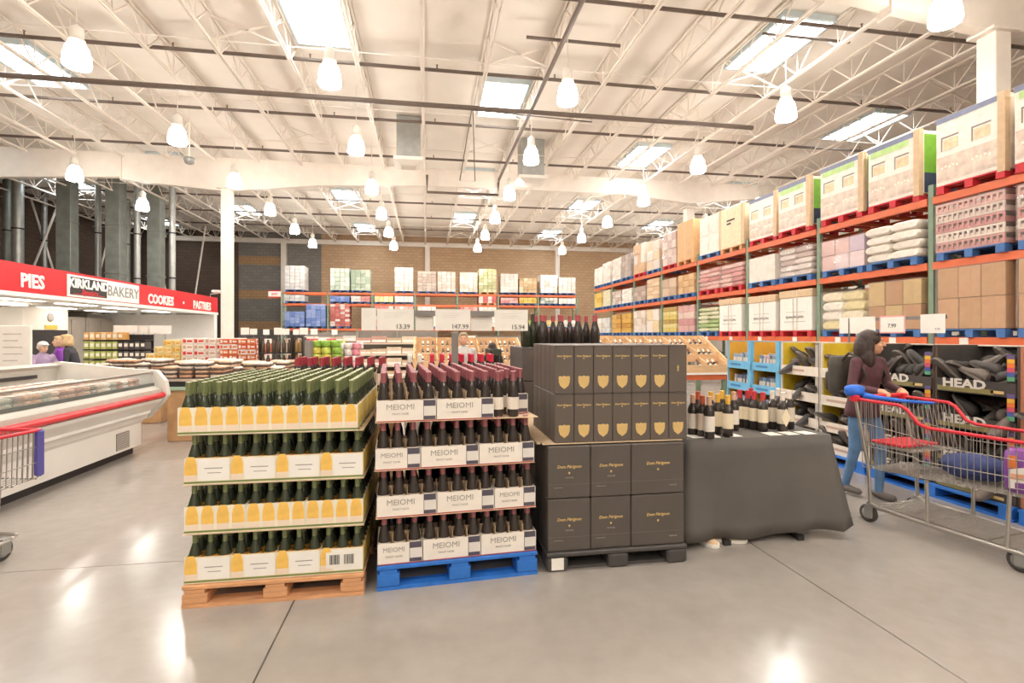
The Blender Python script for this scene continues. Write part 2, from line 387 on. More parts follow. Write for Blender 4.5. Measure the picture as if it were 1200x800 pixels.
# ---- kinds of load. Front faces -y, width along x, origin at the front centre of the shelf
def cartons(t, w, d, h, cols, nx=3, nz=3, z=.13, tape=True, rows=2, far=False, strip=None):
    cw, ch, cdp = w / nx, h / nz, d / rows
    if far:
        ms = [colmat(c, var=.12, scale=6) for c in cols]; m = MB()
        for a in range(nx):
            for c in range(nz):
                for r in range(rows):
                    j = random.uniform(-.012, .012)
                    m.box(-w / 2 + a * cw + .008, -w / 2 + (a + 1) * cw - .008, r * cdp + .004 + j, (r + 1) * cdp - .004 + j, z + c * ch + .004, z + (c + 1) * ch - .008, random.randrange(len(ms)))
        o = part('stacked_cartons', m, ms, t); o['kind'] = 'stuff'; return
    for a in range(nx):
        for c in range(nz):
            col = cols[(c * 7 + a * 3) % len(cols)] if len(cols) < 4 else random.choice(cols)
            me = unit(('ct', round(cw, 3), round(ch, 3), round(cdp, 3), col), lambda: MB().cbox(-cw / 2 + .005, cw / 2 - .005, 0, cdp - .006, 0, ch - .006, .008).box(-cw * .06, cw * .06, -.0012, 0, .006, ch - .014, 1).mesh('carton', [colmat(col, var=.08, scale=7), colmat(strip or col, .3, var=.04)]))
            for r in range(rows):
                if r and c < nz - 1 and 0 < a < nx - 1: continue
                ob('carton', me, t, (-w / 2 + (a + .5) * cw, r * cdp + random.uniform(-.008, .008) + .01, z + c * ch))
def bags(t, w, d, h, cols, nx=2, nz=6, z=.13, rows=3, name='bag'):
    cw, ch, cdp = w / nx, h / nz, d / rows; sl = cw * .5
    for c in range(nz):
        for a in range(nx):
            for r in range(rows):
                if r and c < nz - 1: continue
                col = random.choice(cols)
                def mk():
                    m = MB(); rg = []
                    for y, s in ((.0, .55), (cdp * .08, .85), (cdp * .3, 1), (cdp * .7, 1), (cdp * .92, .85), (cdp, .55)):
                        rg.append([(math.copysign(abs(math.cos(q)) ** .45, math.cos(q)) * cw * .52 * (.9 + .1 * s), y, ch * .5 + math.copysign(abs(math.sin(q)) ** .6, math.sin(q)) * ch * .56 * s) for q in [2 * math.pi * i / 10 for i in range(10)]])
                    return m.loft(rg, 0, True).mesh(name, colmat(col, .35, var=.14, scale=8, bump=.3))
                o = ob(name, unit(('bag', round(cw, 3), round(ch, 3), round(cdp, 3), col, name), mk), t, (-w / 2 + (a + .5) * cw + random.uniform(-.02, .02), r * cdp + random.uniform(-.02, .03) + .02, z + c * ch))
def wrap(t, w, d, h, z=.13):
    m = MB(); n = 7
    def ring(s, zz): return [(x * s, (y - d / 2) * s + d / 2, zz + .01) for x, y in [(-w / 2 - .012, -.012), (0, -.02), (w / 2 + .012, -.012), (w / 2 + .012, d + .012), (0, d + .02), (-w / 2 - .012, d + .012)]]
    m.loft([ring(1, z)] + [ring(1 + .006 * (k % 2), z + h * k / 5) for k in range(1, 5)] + [ring(1, z + h), ring(.9, z + h + .012)], 0)
    part('shrink_wrap', m, WRAP, t)
def printed(t, w, d, h, green, z=.13):
    W1 = colmat('f3e9dc', .35); part('carton_sleeve', MB().cbox(-w / 2, w / 2, 0, d, z, z + h, .01), W1, t)
    e = -.004
    part('printed_scene', MB().box(-w / 2 + .02, w / 2 - .1, e, 0, z + .06, z + h * .42), M('print_scene', 'dcc6b4', .35, var=.25, scale=7), t)
    part('top_band', MB().box(-w / 2 + .0, w / 2 - .1, e, 0, z + h - .09, z + h - .005), colmat('7f86a0', .35), t)
    if green: part('leaf_band', MB().box(-w / 2 + .06, w / 2 - .2, e, 0, z + h - .2, z + h - .095), colmat('b9d98a', .35), t)
    part('edge_board', MB().box(w / 2 - .1, w / 2 + .006, -.012, .08, z - .04, z + h + .02), KRAFTL, t)
    for sx in (-.28, .18):
        f = MB(); x0 = sx * w; zz = z + h * .5
        f.box(x0 - .14, x0 + .14, e, 0, zz + .2, zz + .225); f.box(x0 - .14, x0 - .12, e, 0, zz, zz + .2)
        p = part('printed_frame', f, colmat('8c7d73', .35), t)
        part('picture', MB().box(x0 - .1, x0 + .13, e, 0, zz + .01, zz + .17), M('print_picture', 'efc9a0', .35, var=.2, scale=12), p)
        g = MB()
        for q in range(5): g.ell((x0 - .12 + q * .06, -.002, z + h * .25 + .02 * (q % 2)), (.028, .004, .022), 8, 4)
        part('printed_blossoms', g, colmat('f6efe0', .4), t)
    s = 1                                                    # end panel towards the viewer
    part('end_panel', MB().box(w / 2, w / 2 + .004, .1, d - .02, z + .33 * h, z + h * .94), colmat('7fb83f' if green else 'e9dfd0', .35), t)
    part('end_panel', MB().box(w / 2, w / 2 + .004, .1, d - .02, z + .02, z + h * .33), colmat('3f4a66' if green else 'd9cfc2', .35), t)
def bulkbin(t, w, d, h, z=.13):
    part('bin_body', MB().cbox(-w / 2, w / 2, 0, d, z, z + h - .17, .015), CARDW, t)
    part('kraft_lid', MB().cbox(-w / 2 - .015, w / 2 + .015, -.015, d + .015, z + h - .17, z + h, .015), KRAFTL, t)
    m = MB().box(-.3, .3, -.004, 0, z + .42, z + .428).box(-.36, .32, -.004, 0, z + .2, z + .21)
    part('printed_rule', m, INKL, t); part('script_print', MB().tube([(-.3 + q * .012, -.003, z + .31 + (.045 if q % 5 == 0 else .028) * math.sin(q * 2.1) * (1.5 if q < 3 else 1)) for q in range(49)], .005, 4), INKL, t)
    part('strap', MB().box(-.06, -.05, -.018, 0, z, z + h).box(.07, .08, -.018, 0, z, z + h), colmat('d9d2c6', .3), t)
def handlebox(t, w, d, h, z=.13):
    part('wooden_case', MB().cbox(-w / 2, w / 2, 0, d, z, z + h, .01), colmat('f0dcb8'), t)
    part('hand_slot', MB().box(-.2, .18, -.004, 0, z + h * .66, z + h * .7).box(-.2, .0, -.004, 0, z + h * .58, z + h * .62), INK, t)
    for s in (-1, 1): part('edge_board', MB().box(s * w / 2 - .05, s * w / 2 + .05, -.012, .05, z, z + h), KRAFTL, t)
def lattice(t, w, d, h, z=.13):
    nz = 5
    for c in range(nz):
        col = ('c98c86', 'e6d4c6', 'c77f7c', 'd9c3b6', 'd8a79d')[c]
        m = MB(); zz = z + c * h / nz; hh = h / nz
        m.box(-w / 2, w / 2, .02, d, zz, zz + hh * .5)
        m.box(-w / 2, w / 2, 0, .02, zz, zz + hh * .2).box(-w / 2, w / 2, 0, .02, zz + hh * .75, zz + hh * .95)
        for q in range(13): x = -w / 2 + q * (w - .03) / 12; m.box(x, x + .03, 0, .02, zz + hh * .2, zz + hh * .75)
        part('produce_tray', m, colmat(col, .4, var=.15), t)
RACKBL = M('rack_blue_pallet', '4a77b4', .6, var=.14)
LABK = dict(printed='printed white carton load', cartons='carton load', bags='load of stacked bags', bulkbin='tall white bulk bin with kraft lid', handlebox='pale wooden case with hand slots', lattice='load of latticed pink trays', wrapc='wrapped carton load')
COLN = {}
def load(kind, x, y, z, rz, w, h, d=1.05, cols=('d8c2a2',), palm=RACKBL, label='', group=None, far=False, **k):
    t = thing('pallet_load', label, 'pallet load', (x, y, z), rz, group)
    ob('pallet', pal(palm), t)
    if kind == 'printed': printed(t, w, d, h, k.get('green', True))
    elif kind in ('cartons', 'wrapc'):
        cartons(t, w, d, h, cols, k.get('nx', 3), k.get('nz', 3), far=far, strip=k.get('strip'))
        if kind == 'wrapc': wrap(t, w, d, h)
    elif kind == 'bags':
        if far: cartons(t, w, d, h, cols, k.get('nx', 3), k.get('nz', 6), far=True)
        else: bags(t, w, d, h, cols, k.get('nx', 2), k.get('nz', 6))
        if k.get('wrapped'): wrap(t, w, d, h)
    elif kind == 'bulkbin': bulkbin(t, w, d, h)
    elif kind == 'handlebox': handlebox(t, w, d, h)
    elif kind == 'lattice': lattice(t, w, d, h); wrap(t, w, d, h)
    return t

# ================================================================== pallet racks
def rack(name, label, loc, rz, nb, bay, levels, depth=1.1, top=4.0):
    t = thing(name, label, 'rack', loc, rz)
    post = unit(('post', top), lambda: (lambda m: [m.box(-.045, .045, y, y + .07, 0, top) for y in (0, depth - .07)] and [m.bar((0, .03 + (depth - .1) * (q % 2), .3 + q * .45), (0, .03 + (depth - .1) * ((q + 1) % 2), .3 + (q + 1) * .45), .03, .03) for q in range(int((top - .6) / .45))] and m)(MB()).mesh('upright', GREENP))
    for i in range(nb + 1): ob('upright', post, t, (i * bay, 0, 0))
    bm = unit(('beam', bay), lambda: MB().box(.05, bay - .05, -.02, .05, -.12, 0).box(.05, bay - .05, -.012, .04, -.124, -.12).mesh('beam', ORANGE))
    bm2 = unit(('beam2', bay), lambda: MB().box(.05, bay - .05, 0, .07, -.12, 0).mesh('beam', ORANGE))
    sup = unit('sup', lambda: MB().box(-.03, .03, .05, depth - .07, -.06, -.005).mesh('cross_bar', ORANGE))
    for z in levels:
        for i in range(nb):
            ob('beam', bm, t, (i * bay, 0, z)); ob('beam', bm2, t, (i * bay, depth - .07, z)); [ob('cross_bar', sup, t, (i * bay + bay * q / 4, 0, z)) for q in (1, 2, 3)]
    return t
# right-hand rack, facing -x: runs along y from 4.90 to 25.06 (local x runs towards -y)
RX, BAY, Y0 = 8.3, 2.52, 4.90
RL = (1.46, 2.70, 3.78)
Y1 = Y0 + 8 * BAY
rack('pallet_rack', 'long orange and green pallet rack along the right side', (RX, Y1, 0), R(-90), 8, BAY, RL)
rack('pallet_rack', 'orange pallet rack standing back to back behind the right-hand rack', (RX + 2.9, Y1, 0), R(-90), 8, BAY, RL)
tagm = MB().box(-.07, .07, -.003, 0, -.05, .05).mesh('price_tag', CARDW)
for i in range(9):
    tag(ob('price_tag', tagm, None, (RX - .021, 5.6 + i * 1.26, RL[0] - .06), R(-90)), 'small white price tag on the lowest orange beam, %s from near end' % ORD[i], 'price tag', 'rack price tags')
def slot(s): b, q = divmod(s, 2); return Y0 + b * BAY + (.68 if q == 0 else 1.84)
BR1, BR2, YL, PK, WH, LV, GN = ('c89868', 'c2935f'), ('b98753', 'c9a86a'), ('e6c56c', 'd9b04f'), ('d8908a', 'e2b3a8', 'c97a76'), ('efe6da', 'e6ddd0', 'f5efe6'), ('cbb7c9', 'e5cfd0', 'b58f9d', 'dfb9b3'), ('a9bd83', 'c6cfa0', 'd7d6b4')
L3 = {0: ('printed', 1.1, {}), 1: ('printed', 1.1, dict(green=False)), 2: ('printed', 1.08, {}), 3: ('printed', 1.08, {}), 4: ('printed', 1.05, {}), 5: ('printed', 1.05, dict(green=False)), 6: ('handlebox', 1.1, {}), 7: ('cartons', 1.1, dict(cols=WH, nx=2, nz=2, palm=RACKBL)), 8: ('cartons', 1.25, dict(cols=('d9ac7c', 'd2a473'), nx=1, nz=1, palm=WOODP)), 9: ('wrapc', 1.1, dict(cols=('d9c6b8', 'c9a9a0'), nz=4, palm=REDPAL)), 10: ('wrapc', 1.05, dict(cols=('e0c3a0', 'dcd0c2'), nz=3, nx=2)), 11: ('wrapc', 1.15, dict(cols=('d3a77a', 'e5dccf'), nz=3, palm=REDPAL)), 12: ('wrapc', .95, dict(cols=('bcaaa0', 'a59489'), nz=4)), 13: ('bags', .95, dict(cols=WH, wrapped=1)), 14: ('bags', .95, dict(cols=WH, wrapped=1)), 15: ('cartons', .85, dict(cols=WH, nz=5))}
L2 = {0: ('lattice', .78, {}), 1: ('lattice', .78, {}), 2: ('bags', .66, dict(cols=WH, nz=4)), 3: ('wrapc', .62, dict(cols=LV, nz=2, nx=3)), 4: ('bags', .66, dict(cols=('d6c7be', 'c3a9a0', 'e0d3cb'), nz=5, wrapped=1)), 5: ('wrapc', .62, dict(cols=WH, nx=1, nz=1)), 6: ('bags', .62, dict(cols=PK, nz=5, wrapped=1, palm=REDPAL)), 7: ('bags', .62, dict(cols=PK, nz=5, wrapped=1, palm=REDPAL)), 8: ('cartons', .62, dict(cols=('d9b283', 'cfa678'), nz=3)), 9: ('wrapc', .6, dict(cols=('d4b595', 'c2a181'), nz=2, nx=2)), 10: ('cartons', .75, dict(cols=('e0c6a4', 'd4b591'), nz=5, nx=2)), 11: ('wrapc', .55, dict(cols=('c4ac9c', 'a89080'), nz=3)), 12: ('bags', .6, dict(cols=WH)), 13: ('bags', .6, dict(cols=('d9cfc6', 'c9b3a7'), nz=4)), 14: ('cartons', .75, dict(cols=('e6cda9', 'd9d0b0'), nx=1, nz=1)), 15: ('cartons', .7, dict(cols=YL, nz=3))}
L1 = {0: ('wrapc', .98, dict(cols=BR1, nx=2, nz=2, strip='a9b06a')), 1: ('wrapc', .98, dict(cols=BR1, nx=3, nz=2)), 2: ('wrapc', .88, dict(cols=BR2, nx=3, nz=2)), 3: ('bags', .78, dict(cols=('f0e8da', 'efe3c4', 'e9d9a2'), nz=4, wrapped=1)), 4: ('bulkbin', .92, dict(palm=REDPAL)), 5: ('bulkbin', .88, dict(palm=REDPAL)), 6: ('bulkbin', .9, dict(palm=REDPAL)), 7: ('bags', .72, dict(cols=GN, nz=6)), 8: ('wrapc', .85, dict(cols=('d79f98', 'c9847f', 'e3c6b8'), nz=4)), 9: ('cartons', .85, dict(cols=('d7c06a', 'e0cf8d', 'b99b55'), nx=4, nz=6)), 10: ('wrapc', .85, dict(cols=('efe3d6', 'e9cf9d'), nx=2, nz=2)), 11: ('wrapc', .85, dict(cols=('e9dccd', 'dcc8b4'), nx=3, nz=3)), 12: ('cartons', .8, dict(cols=('d9ac55', 'c7913f'), nx=2, nz=4)), 13: ('cartons', .8, dict(cols=('d7a653', 'b98b4a'), nx=2, nz=4)), 14: ('wrapc', .7, dict(cols=('e2e0dc', 'd2cec8'), nz=3)), 15: ('cartons', .7, dict(cols=WH, nz=3))}
NM = ('lowest', 'middle', 'top')
DESC = {'printed': 'white printed carton load with red pallet', 'handlebox': 'pale wooden case with hand slots', 'lattice': 'wrapped pink latticed tray load', 'bulkbin': 'white bulk bin with kraft lid', 'cartons': 'stacked carton load', 'wrapc': 'shrink-wrapped carton load', 'bags': 'load of stacked bags'}
for lv, dct in enumerate((L1, L2, L3)):
    for s in dct:
        kind, h, k = dct[s]; k = dict(k)
        if kind in ('printed', 'handlebox'): k.setdefault('palm', REDPAL if kind == 'printed' else WOODP)
        load(kind, RX - .06 + random.uniform(-.02, .03), slot(s) + random.uniform(-.02, .02), RL[lv], R(-90) + random.uniform(-.015, .015), random.uniform(1.02, 1.08), h, label='%s, %s along the %s level of right rack' % (DESC[kind], ORD[s], NM[lv]), group='pallet loads on the right-hand rack', far=s > 10, **k)
# a few loads on the rack behind, glimpsed between the beams
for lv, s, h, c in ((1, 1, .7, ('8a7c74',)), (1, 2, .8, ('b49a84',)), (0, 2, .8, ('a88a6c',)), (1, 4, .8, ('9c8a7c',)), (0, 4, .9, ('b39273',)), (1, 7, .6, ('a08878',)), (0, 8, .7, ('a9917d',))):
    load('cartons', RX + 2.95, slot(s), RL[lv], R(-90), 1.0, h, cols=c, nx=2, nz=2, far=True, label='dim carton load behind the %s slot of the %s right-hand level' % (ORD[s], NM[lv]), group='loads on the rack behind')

# back rack, facing -y
BX, BYY, BB = -8.19, 31.5, 2.5
BL = (1.86, 3.30, 3.96)
rack('pallet_rack', 'orange pallet rack in front of the tan back wall', (BX, BYY, 0), 0, 7, BB, BL, top=4.0)
def bslot(s): b, q = divmod(s, 2); return BX + b * BB + (.68 if q == 0 else 1.84)
GW, BLU, TN = ('d9d6d2', 'cfcac6'), ('7d92c9', '94a5d2', '6a83bf'), ('d7bb93', 'c9a87d', 'e3cfae')
T3 = {0: (1.38, GW, 7), 2: (1.28, ('c9d3c0', 'b7c4b0', 'd9ded2'), 5), 3: (1.22, ('a9b8a0', 'c2cbb8'), 6), 5: (1.4, ('e9dccf', 'e2cdbf'), 6), 6: (1.2, ('d2c3b6', 'c4b0a2'), 7), 7: (1.2, ('e2d6cb', 'd6c4b6'), 6), 8: (1.18, ('e5d6c8', 'dbbda9'), 5), 9: (1.42, ('b9b58a', 'cfc9a2', 'a8a679'), 7), 10: (1.15, ('eadfd5', 'e2cfc4'), 6), 11: (.9, TN, 5), 12: (1.12, ('ece4da', 'd9c8b8'), 3), 13: (.98, ('e8dad0', 'dccbc0'), 4)}
T2 = {0: (.36, GW, 2), 2: (.32, BLU, 2), 3: (.34, ('e2d6d0', 'cf8f88'), 2), 4: (.34, ('e3d29a', 'e9ddb4'), 1), 5: (.36, WH, 1), 9: (.4, ('c9605a', 'e0c8be'), 2), 10: (.34, ('db8f8a', 'e5b6ae'), 2), 11: (.36, YL, 2), 12: (.36, ('d9d2c6', '9aa59a'), 2), 13: (.34, WH, 1)}
T1 = {0: (.85, BLU, 5), 1: (1.28, BLU, 8), 2: (1.28, ('c9776e', 'e2d2c8', 'b6605a'), 9), 4: (1.2, ('d98f86', 'e9dcd2'), 6), 5: (1.2, ('e6b9ae', 'efe4da'), 6), 6: (1.2, WH, 5), 8: (1.2, PK, 5), 9: (1.2, WH, 6), 11: (.4, ('b9c46c', 'd9dcae'), 3), 12: (.4, ('e2d9b0', 'd9c68a'), 3), 13: (.42, WH, 2)}
for lv, dct in enumerate((T1, T2, T3)):
    for s, (h, c, nz) in dct.items():
        load('cartons', bslot(s), BYY - .05, BL[lv], random.uniform(-.02, .02), 1.08, h, cols=c, nx=4, nz=nz, far=True, palm=(DKBLUE if s != 9 else WOODP), label='pallet load %s from left on the %s level of the back wall rack' % (ORD[s], NM[lv]), group='pallet loads on the back rack')
es = thing('aisle_sign', 'small white and red sign at left end of back rack', 'sign', (BX - .42, BYY + .01, 3.62)); part('board', MB().box(-.34, .34, 0, .02, 0, .42), CARDW, es); part('bracket', MB().box(.341, .385, .0, .02, .1, .3), GREENP, es); part('border', MB().box(-.34, .34, -.004, 0, .36, .42).box(-.34, .34, -.004, 0, 0, .06), REDP, es); ob('lettering', T_EXIT, es, (0, -.004, .2))
# ================================================================== bottles
GLG = M('green_bottle_glass', '3a4030', .07, var=.05); GLD = M('dark_bottle_glass', '38312e', .07, var=.05)
def bottle(kind, glass, foilmat, h, r, labelmat=None, lab=(.06, .15), neck=.014, sh=(.55, .72), n=10, foil=.27, topmat=None):
    """glass body, foil capsule, paper label"""
    e = bpy.data.objects.new(kind, None); COL.objects.link(e); e.empty_display_size = .05
    s0, s1 = sh
    part('glass_body', MB().lathe([(r * .8, 0), (r, .008), (r, h * s0), (r * .86, h * (s0 * .6 + s1 * .4)), (neck * 1.35, h * s1), (neck, h * (s1 + .06)), (neck, h * .98)], n), glass, e)
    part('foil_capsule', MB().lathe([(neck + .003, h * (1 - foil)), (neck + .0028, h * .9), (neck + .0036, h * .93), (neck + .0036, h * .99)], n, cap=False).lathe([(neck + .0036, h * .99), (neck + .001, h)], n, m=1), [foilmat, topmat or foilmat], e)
    if labelmat: part('paper_label', MB().lathe([(r + .0008, h * lab[0] / .3), (r + .0008, h * lab[1] / .3)], n + 4, cap=False), labelmat, e)
    return freeze(e)
CHF = M('champagne_foil', '7b8358', .38, metal=.2, var=.12, scale=30); CHF2 = M('dark_green_foil', '55664c', .4, metal=.2, var=.12, scale=30)
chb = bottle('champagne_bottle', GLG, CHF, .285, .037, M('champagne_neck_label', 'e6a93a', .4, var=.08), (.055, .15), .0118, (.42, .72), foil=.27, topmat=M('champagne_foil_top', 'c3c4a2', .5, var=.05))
MEF = M('burgundy_foil', '9c5c60', .4, metal=.15, var=.1, scale=30)
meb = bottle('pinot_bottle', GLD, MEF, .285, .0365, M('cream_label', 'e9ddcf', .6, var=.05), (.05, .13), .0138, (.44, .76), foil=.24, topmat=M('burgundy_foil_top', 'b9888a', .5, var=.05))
first_used = set()
def put(proto, loc, label, group, cat='bottle', rz=0):
    if proto.name not in first_used:
        first_used.add(proto.name); proto.location = loc; proto.rotation_euler = (0, 0, rz); return tag(proto, label, cat, group)
    c = copy_tree(proto, loc, rz, label, group); c['category'] = cat; return c

# ================================================================== near pallets with separate boards
def near_pallet(name, label, loc, rz, w, d, h, mat):
    t = thing(name, label, 'pallet', loc, rz); bt = .022
    n = 7; bm = MB().cbox(-w / 2, w / 2, 0, d / n - .03, 0, bt, .003).mesh('deck_board', mat)
    for k in range(n): ob('deck_board', bm, t, (0, k * (d - (d / n - .03)) / (n - 1), h - bt))
    bl = MB().cbox(-.065, .065, 0, .14, 0, h - 2 * bt - .022, .004).mesh('block', mat)
    st = MB().box(-.05, .05, 0, d, 0, .02).mesh('stringer_board', mat)
    for x in (-w / 2 + .066, 0, w / 2 - .066):
        ob('stringer_board', st, t, (x, 0, h - bt - .021))
        for y in (0, d / 2 - .07, d - .14): ob('block', bl, t, (x, y, bt))
    for y in (0, d / 2 - .05, d - .1): part('base_board', MB().box(-w / 2, w / 2, y, y + .1, 0, bt - .001), mat, t)
    return t

# ================================================================== left stack: yellow-label sparkling wine
SX, SY = -1.32, 3.11; PW, PD = .955, 1.18
near_pallet('wooden_pallet', 'raw wooden pallet under the stack of sparkling wine', (SX + PW / 2, SY - .02, 0), 0, PW + .01, PD + .04, .122, WOODP)
TRAY = M('cream_tray', 'f0e8d2', .55, var=.05); TGRN = M('olive_print', '7f8c4a', .5, var=.06)
YEL = M('yellow_bottle_print', 'f6c662', .45, var=.10, scale=18); PEACH = M('peach_print', 'f3dfc9', .5, var=.05); PANEL = M('white_panel', 'f5f1ea', .5, var=.03); YSIDE = M('yellow_side_print', 'd8bd5a', .5, var=.12, scale=16)
pitch = PW / 12
def bottle_print(w, h):      # flat print of a bottle, standing on z=0, facing -y
    prof = [(-.5, 0), (.5, 0), (.5, .25)], [(-.5, .25), (.5, .25), (.5, .62), (.4, .85), (.26, 1), (-.26, 1), (-.4, .85), (-.5, .62)]
    m = MB(); m.prism([(-.5 * w, 0), (.5 * w, 0), (.5 * w, .25 * h), (-.5 * w, .25 * h)], -.0012, 0, 'y', 1)
    m.prism([(a * w, b * h) for a, b in prof[1]], -.0012, 0, 'y', 0); return m.mesh('printed_bottle', [YEL, PEACH])
BPR = bottle_print(pitch * .8, .135)
def tray(nw, nd, hw, full):
    """open tray; full: a bottle print for each bottle; else one print and a white text panel"""
    e = bpy.data.objects.new('bottle_tray', None); COL.objects.link(e); W, D = nw * pitch - .002, nd * pitch - .002
    m = MB().box(0, W, 0, D, 0, .004); t = .003
    m.box(0, W, 0, t, .004, hw).box(0, W, D - t, D, .004, hw).box(0, t, t, D - t, .004, hw).box(W - t, W, t, D - t, .004, hw)
    part('tray_body', m, TRAY, e)
    part('olive_base_band', MB().box(.0, W, -.0012, 0, .006, .016).box(W, W + .0012, 0, D, .006, .016), TGRN, e)
    part('side_print', MB().box(W, W + .0012, .012, D - .012, .022, hw - .01), YSIDE, e)
    if full:
        for k in range(nw): ob('printed_bottle', BPR, e, ((k + .5) * pitch, 0, .018))
    else:
        ob('printed_bottle', BPR, e, (.42 * pitch, 0, .018))
        part('text_panel', MB().box(pitch * .9, W - .006, -.0012, 0, .02, hw - .008), PANEL, e)
        part('printed_lines', MB().box(pitch * 1.3, W - pitch * .5, -.002, -.0012, .085, .09).box(pitch * 1.5, W - pitch * .6, -.002, -.0012, .06, .064), INKL, e)
    return freeze(e)
TRF = tray(4, 3, .15, True); TRP = tray(3, 4, .145, False)
ZS = (.125, .400, .672, .948)
NR = 15
TN_ = ('bottom', 'second', 'third', 'top')
for tier in range(4):
    full = tier in (1, 3); z = ZS[tier]; ox = SX - (.028 if tier == 3 else 0) - (.0 if tier else 0); oy = SY - (.012 if tier == 3 else 0)
    proto, nw, nd = (TRF, 4, 3) if full else (TRP, 3, 4)
    if tier: 
        tag(part("cardboard_sheet", MB().box(SX - (.02 if tier == 3 else .004), SX + PW - (.0 if tier == 3 else -.004), SY - .006, SY + PD, z - .004, z - .001), KRAFTL), "thin cardboard sheet under the %s tier of sparkling wine" % TN_[tier], "cardboard")
    cols_, rows_ = 12 // nw, NR // nd
    for r in range(rows_):
        for c in range(cols_):
            if r and c < cols_ - 1 and tier < 3: continue
            put(proto, (ox + c * nw * pitch, oy + r * nd * pitch, z), 'cream bottle tray, %s from left, %s row back, %s tier of sparkling wine stack' % (ORD[c], ORD[r], TN_[tier]), 'sparkling wine trays', 'tray')
    for r in range(NR if tier == 3 or full else 12):
        for c in range(12):
            if tier < 3 and r > 1 and c < 11: continue
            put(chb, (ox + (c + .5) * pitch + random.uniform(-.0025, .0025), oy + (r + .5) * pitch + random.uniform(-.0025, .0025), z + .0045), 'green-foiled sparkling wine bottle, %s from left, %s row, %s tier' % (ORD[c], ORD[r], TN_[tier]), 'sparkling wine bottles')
# bottles deep inside the lower tiers, only glimpsed between the front rows
def inner(name, label, zs, nx_, rows_, place, glass, foil):
    m = MB()
    for z in zs:
        for r in rows_:
            for c in range(nx_):
                p = place(c, r, z); m.lathe([(.036, 0), (.036, .13), (.016, .2), (.016, .28)], 6, p, 0)
    o = part(name, m, glass, kind='stuff'); tag(o, label, 'bottles')
inner('inner_champagne_bottles', 'dark bottles deep inside the lower tiers of the sparkling wine stack', ZS[:3], 11, (2, 3, 4), lambda c, r, z: (SX + (c + .5) * pitch, SY + (r + .5) * pitch, z + .005), GLG, CHF)
# barcode sticker on the lowest right tray
bc = thing('barcode_sticker', 'white barcode sticker on the lowest right sparkling wine tray', 'sticker', (SX + 9.4 * pitch, SY - .003, ZS[0] + .035))
part('paper', MB().box(0, .17, -.001, 0, 0, .09), CARDW, bc)
m = MB(); x = .02
while x < .15:
    bw = random.choice((.002, .003, .005)); m.box(x, x + bw, -.002, -.001, .02, .075) if not .075 < x < .095 else 0; x += bw + random.choice((.002, .003))
part('bars', m, INK, bc)

# ================================================================== middle stack: Pinot Noir on a blue pallet
mroot_rz = R(4.0); MX, MY = -.288, 3.13
def ML(x, y, z):              # local place on the turned pallet
    return (MX + x * math.cos(mroot_rz) - y * math.sin(mroot_rz), MY + x * math.sin(mroot_rz) + y * math.cos(mroot_rz), z)
near_pallet('blue_pallet', 'worn blue wooden pallet under the stack of Pinot Noir', ML(.485, -.015, 0), mroot_rz, .975, 1.12, .142, BLUEP)
MCARD = M('meiomi_card', 'f1e9de', .55, var=.04); MRED = M('meiomi_red_edge', 'b04a4e', .5, var=.06); PRN = M('bottle_print_dark', '55505c', .5, var=.08); PRL = M('bottle_print_label', 'e3ddd6', .5, var=.04)
mp = .97 / 11
def mcase(nw, nd, variant):
    e = bpy.data.objects.new('pinot_case', None); COL.objects.link(e); W, D = nw * mp - .005, nd * mp - .004; t = .003; hw = .125
    m = MB().box(0, W, 0, D, 0, .004).box(0, W, 0, t, .004, hw).box(0, W, D - t, D, .004, hw).box(0, t, t, D - t, .004, hw).box(W - t, W, t, D - t, .004, hw)
    part('case_body', m, MCARD, e)
    part('red_base_edge', MB().box(0, W, -.0012, 0, 0, .006), MRED, e)
    dv = MB()
    for k in range(1, nw): dv.box(k * mp - .001, k * mp + .001, t, D - t, .005, .17)
    for k in range(1, nd): dv.box(t, W - t, k * mp - .001, k * mp + .001, .005, .165)
    part('cardboard_divider', dv, KRAFTL, e)
    bw = mp * .82; x = W - bw / 2 - .004
    p = part('printed_bottle', MB().box(x - bw / 2, x + bw / 2, -.0014, 0, .008, hw - .001), PRN, e)
    part('printed_label', MB().box(x - bw / 2 + .003, x + bw / 2, -.0026, -.0014, .03, .088), PRL, p)
    ln = ob('lettering', T_MEI if nw == 4 else T_MEIS, e, ((W - bw) / 2, -.001, .085)); ob('lettering', T_PINOT, e, ((W - bw) / 2, -.001, .045))
    return freeze(e)
MC4, MC3 = mcase(4, 3, 0), mcase(3, 3, 1)
MZ = (.144, .422, .702, .985)
lay = {0: (3, 4, 4), 1: (4, 4, 3), 2: (3, 4, 4), 3: (4, 4)}
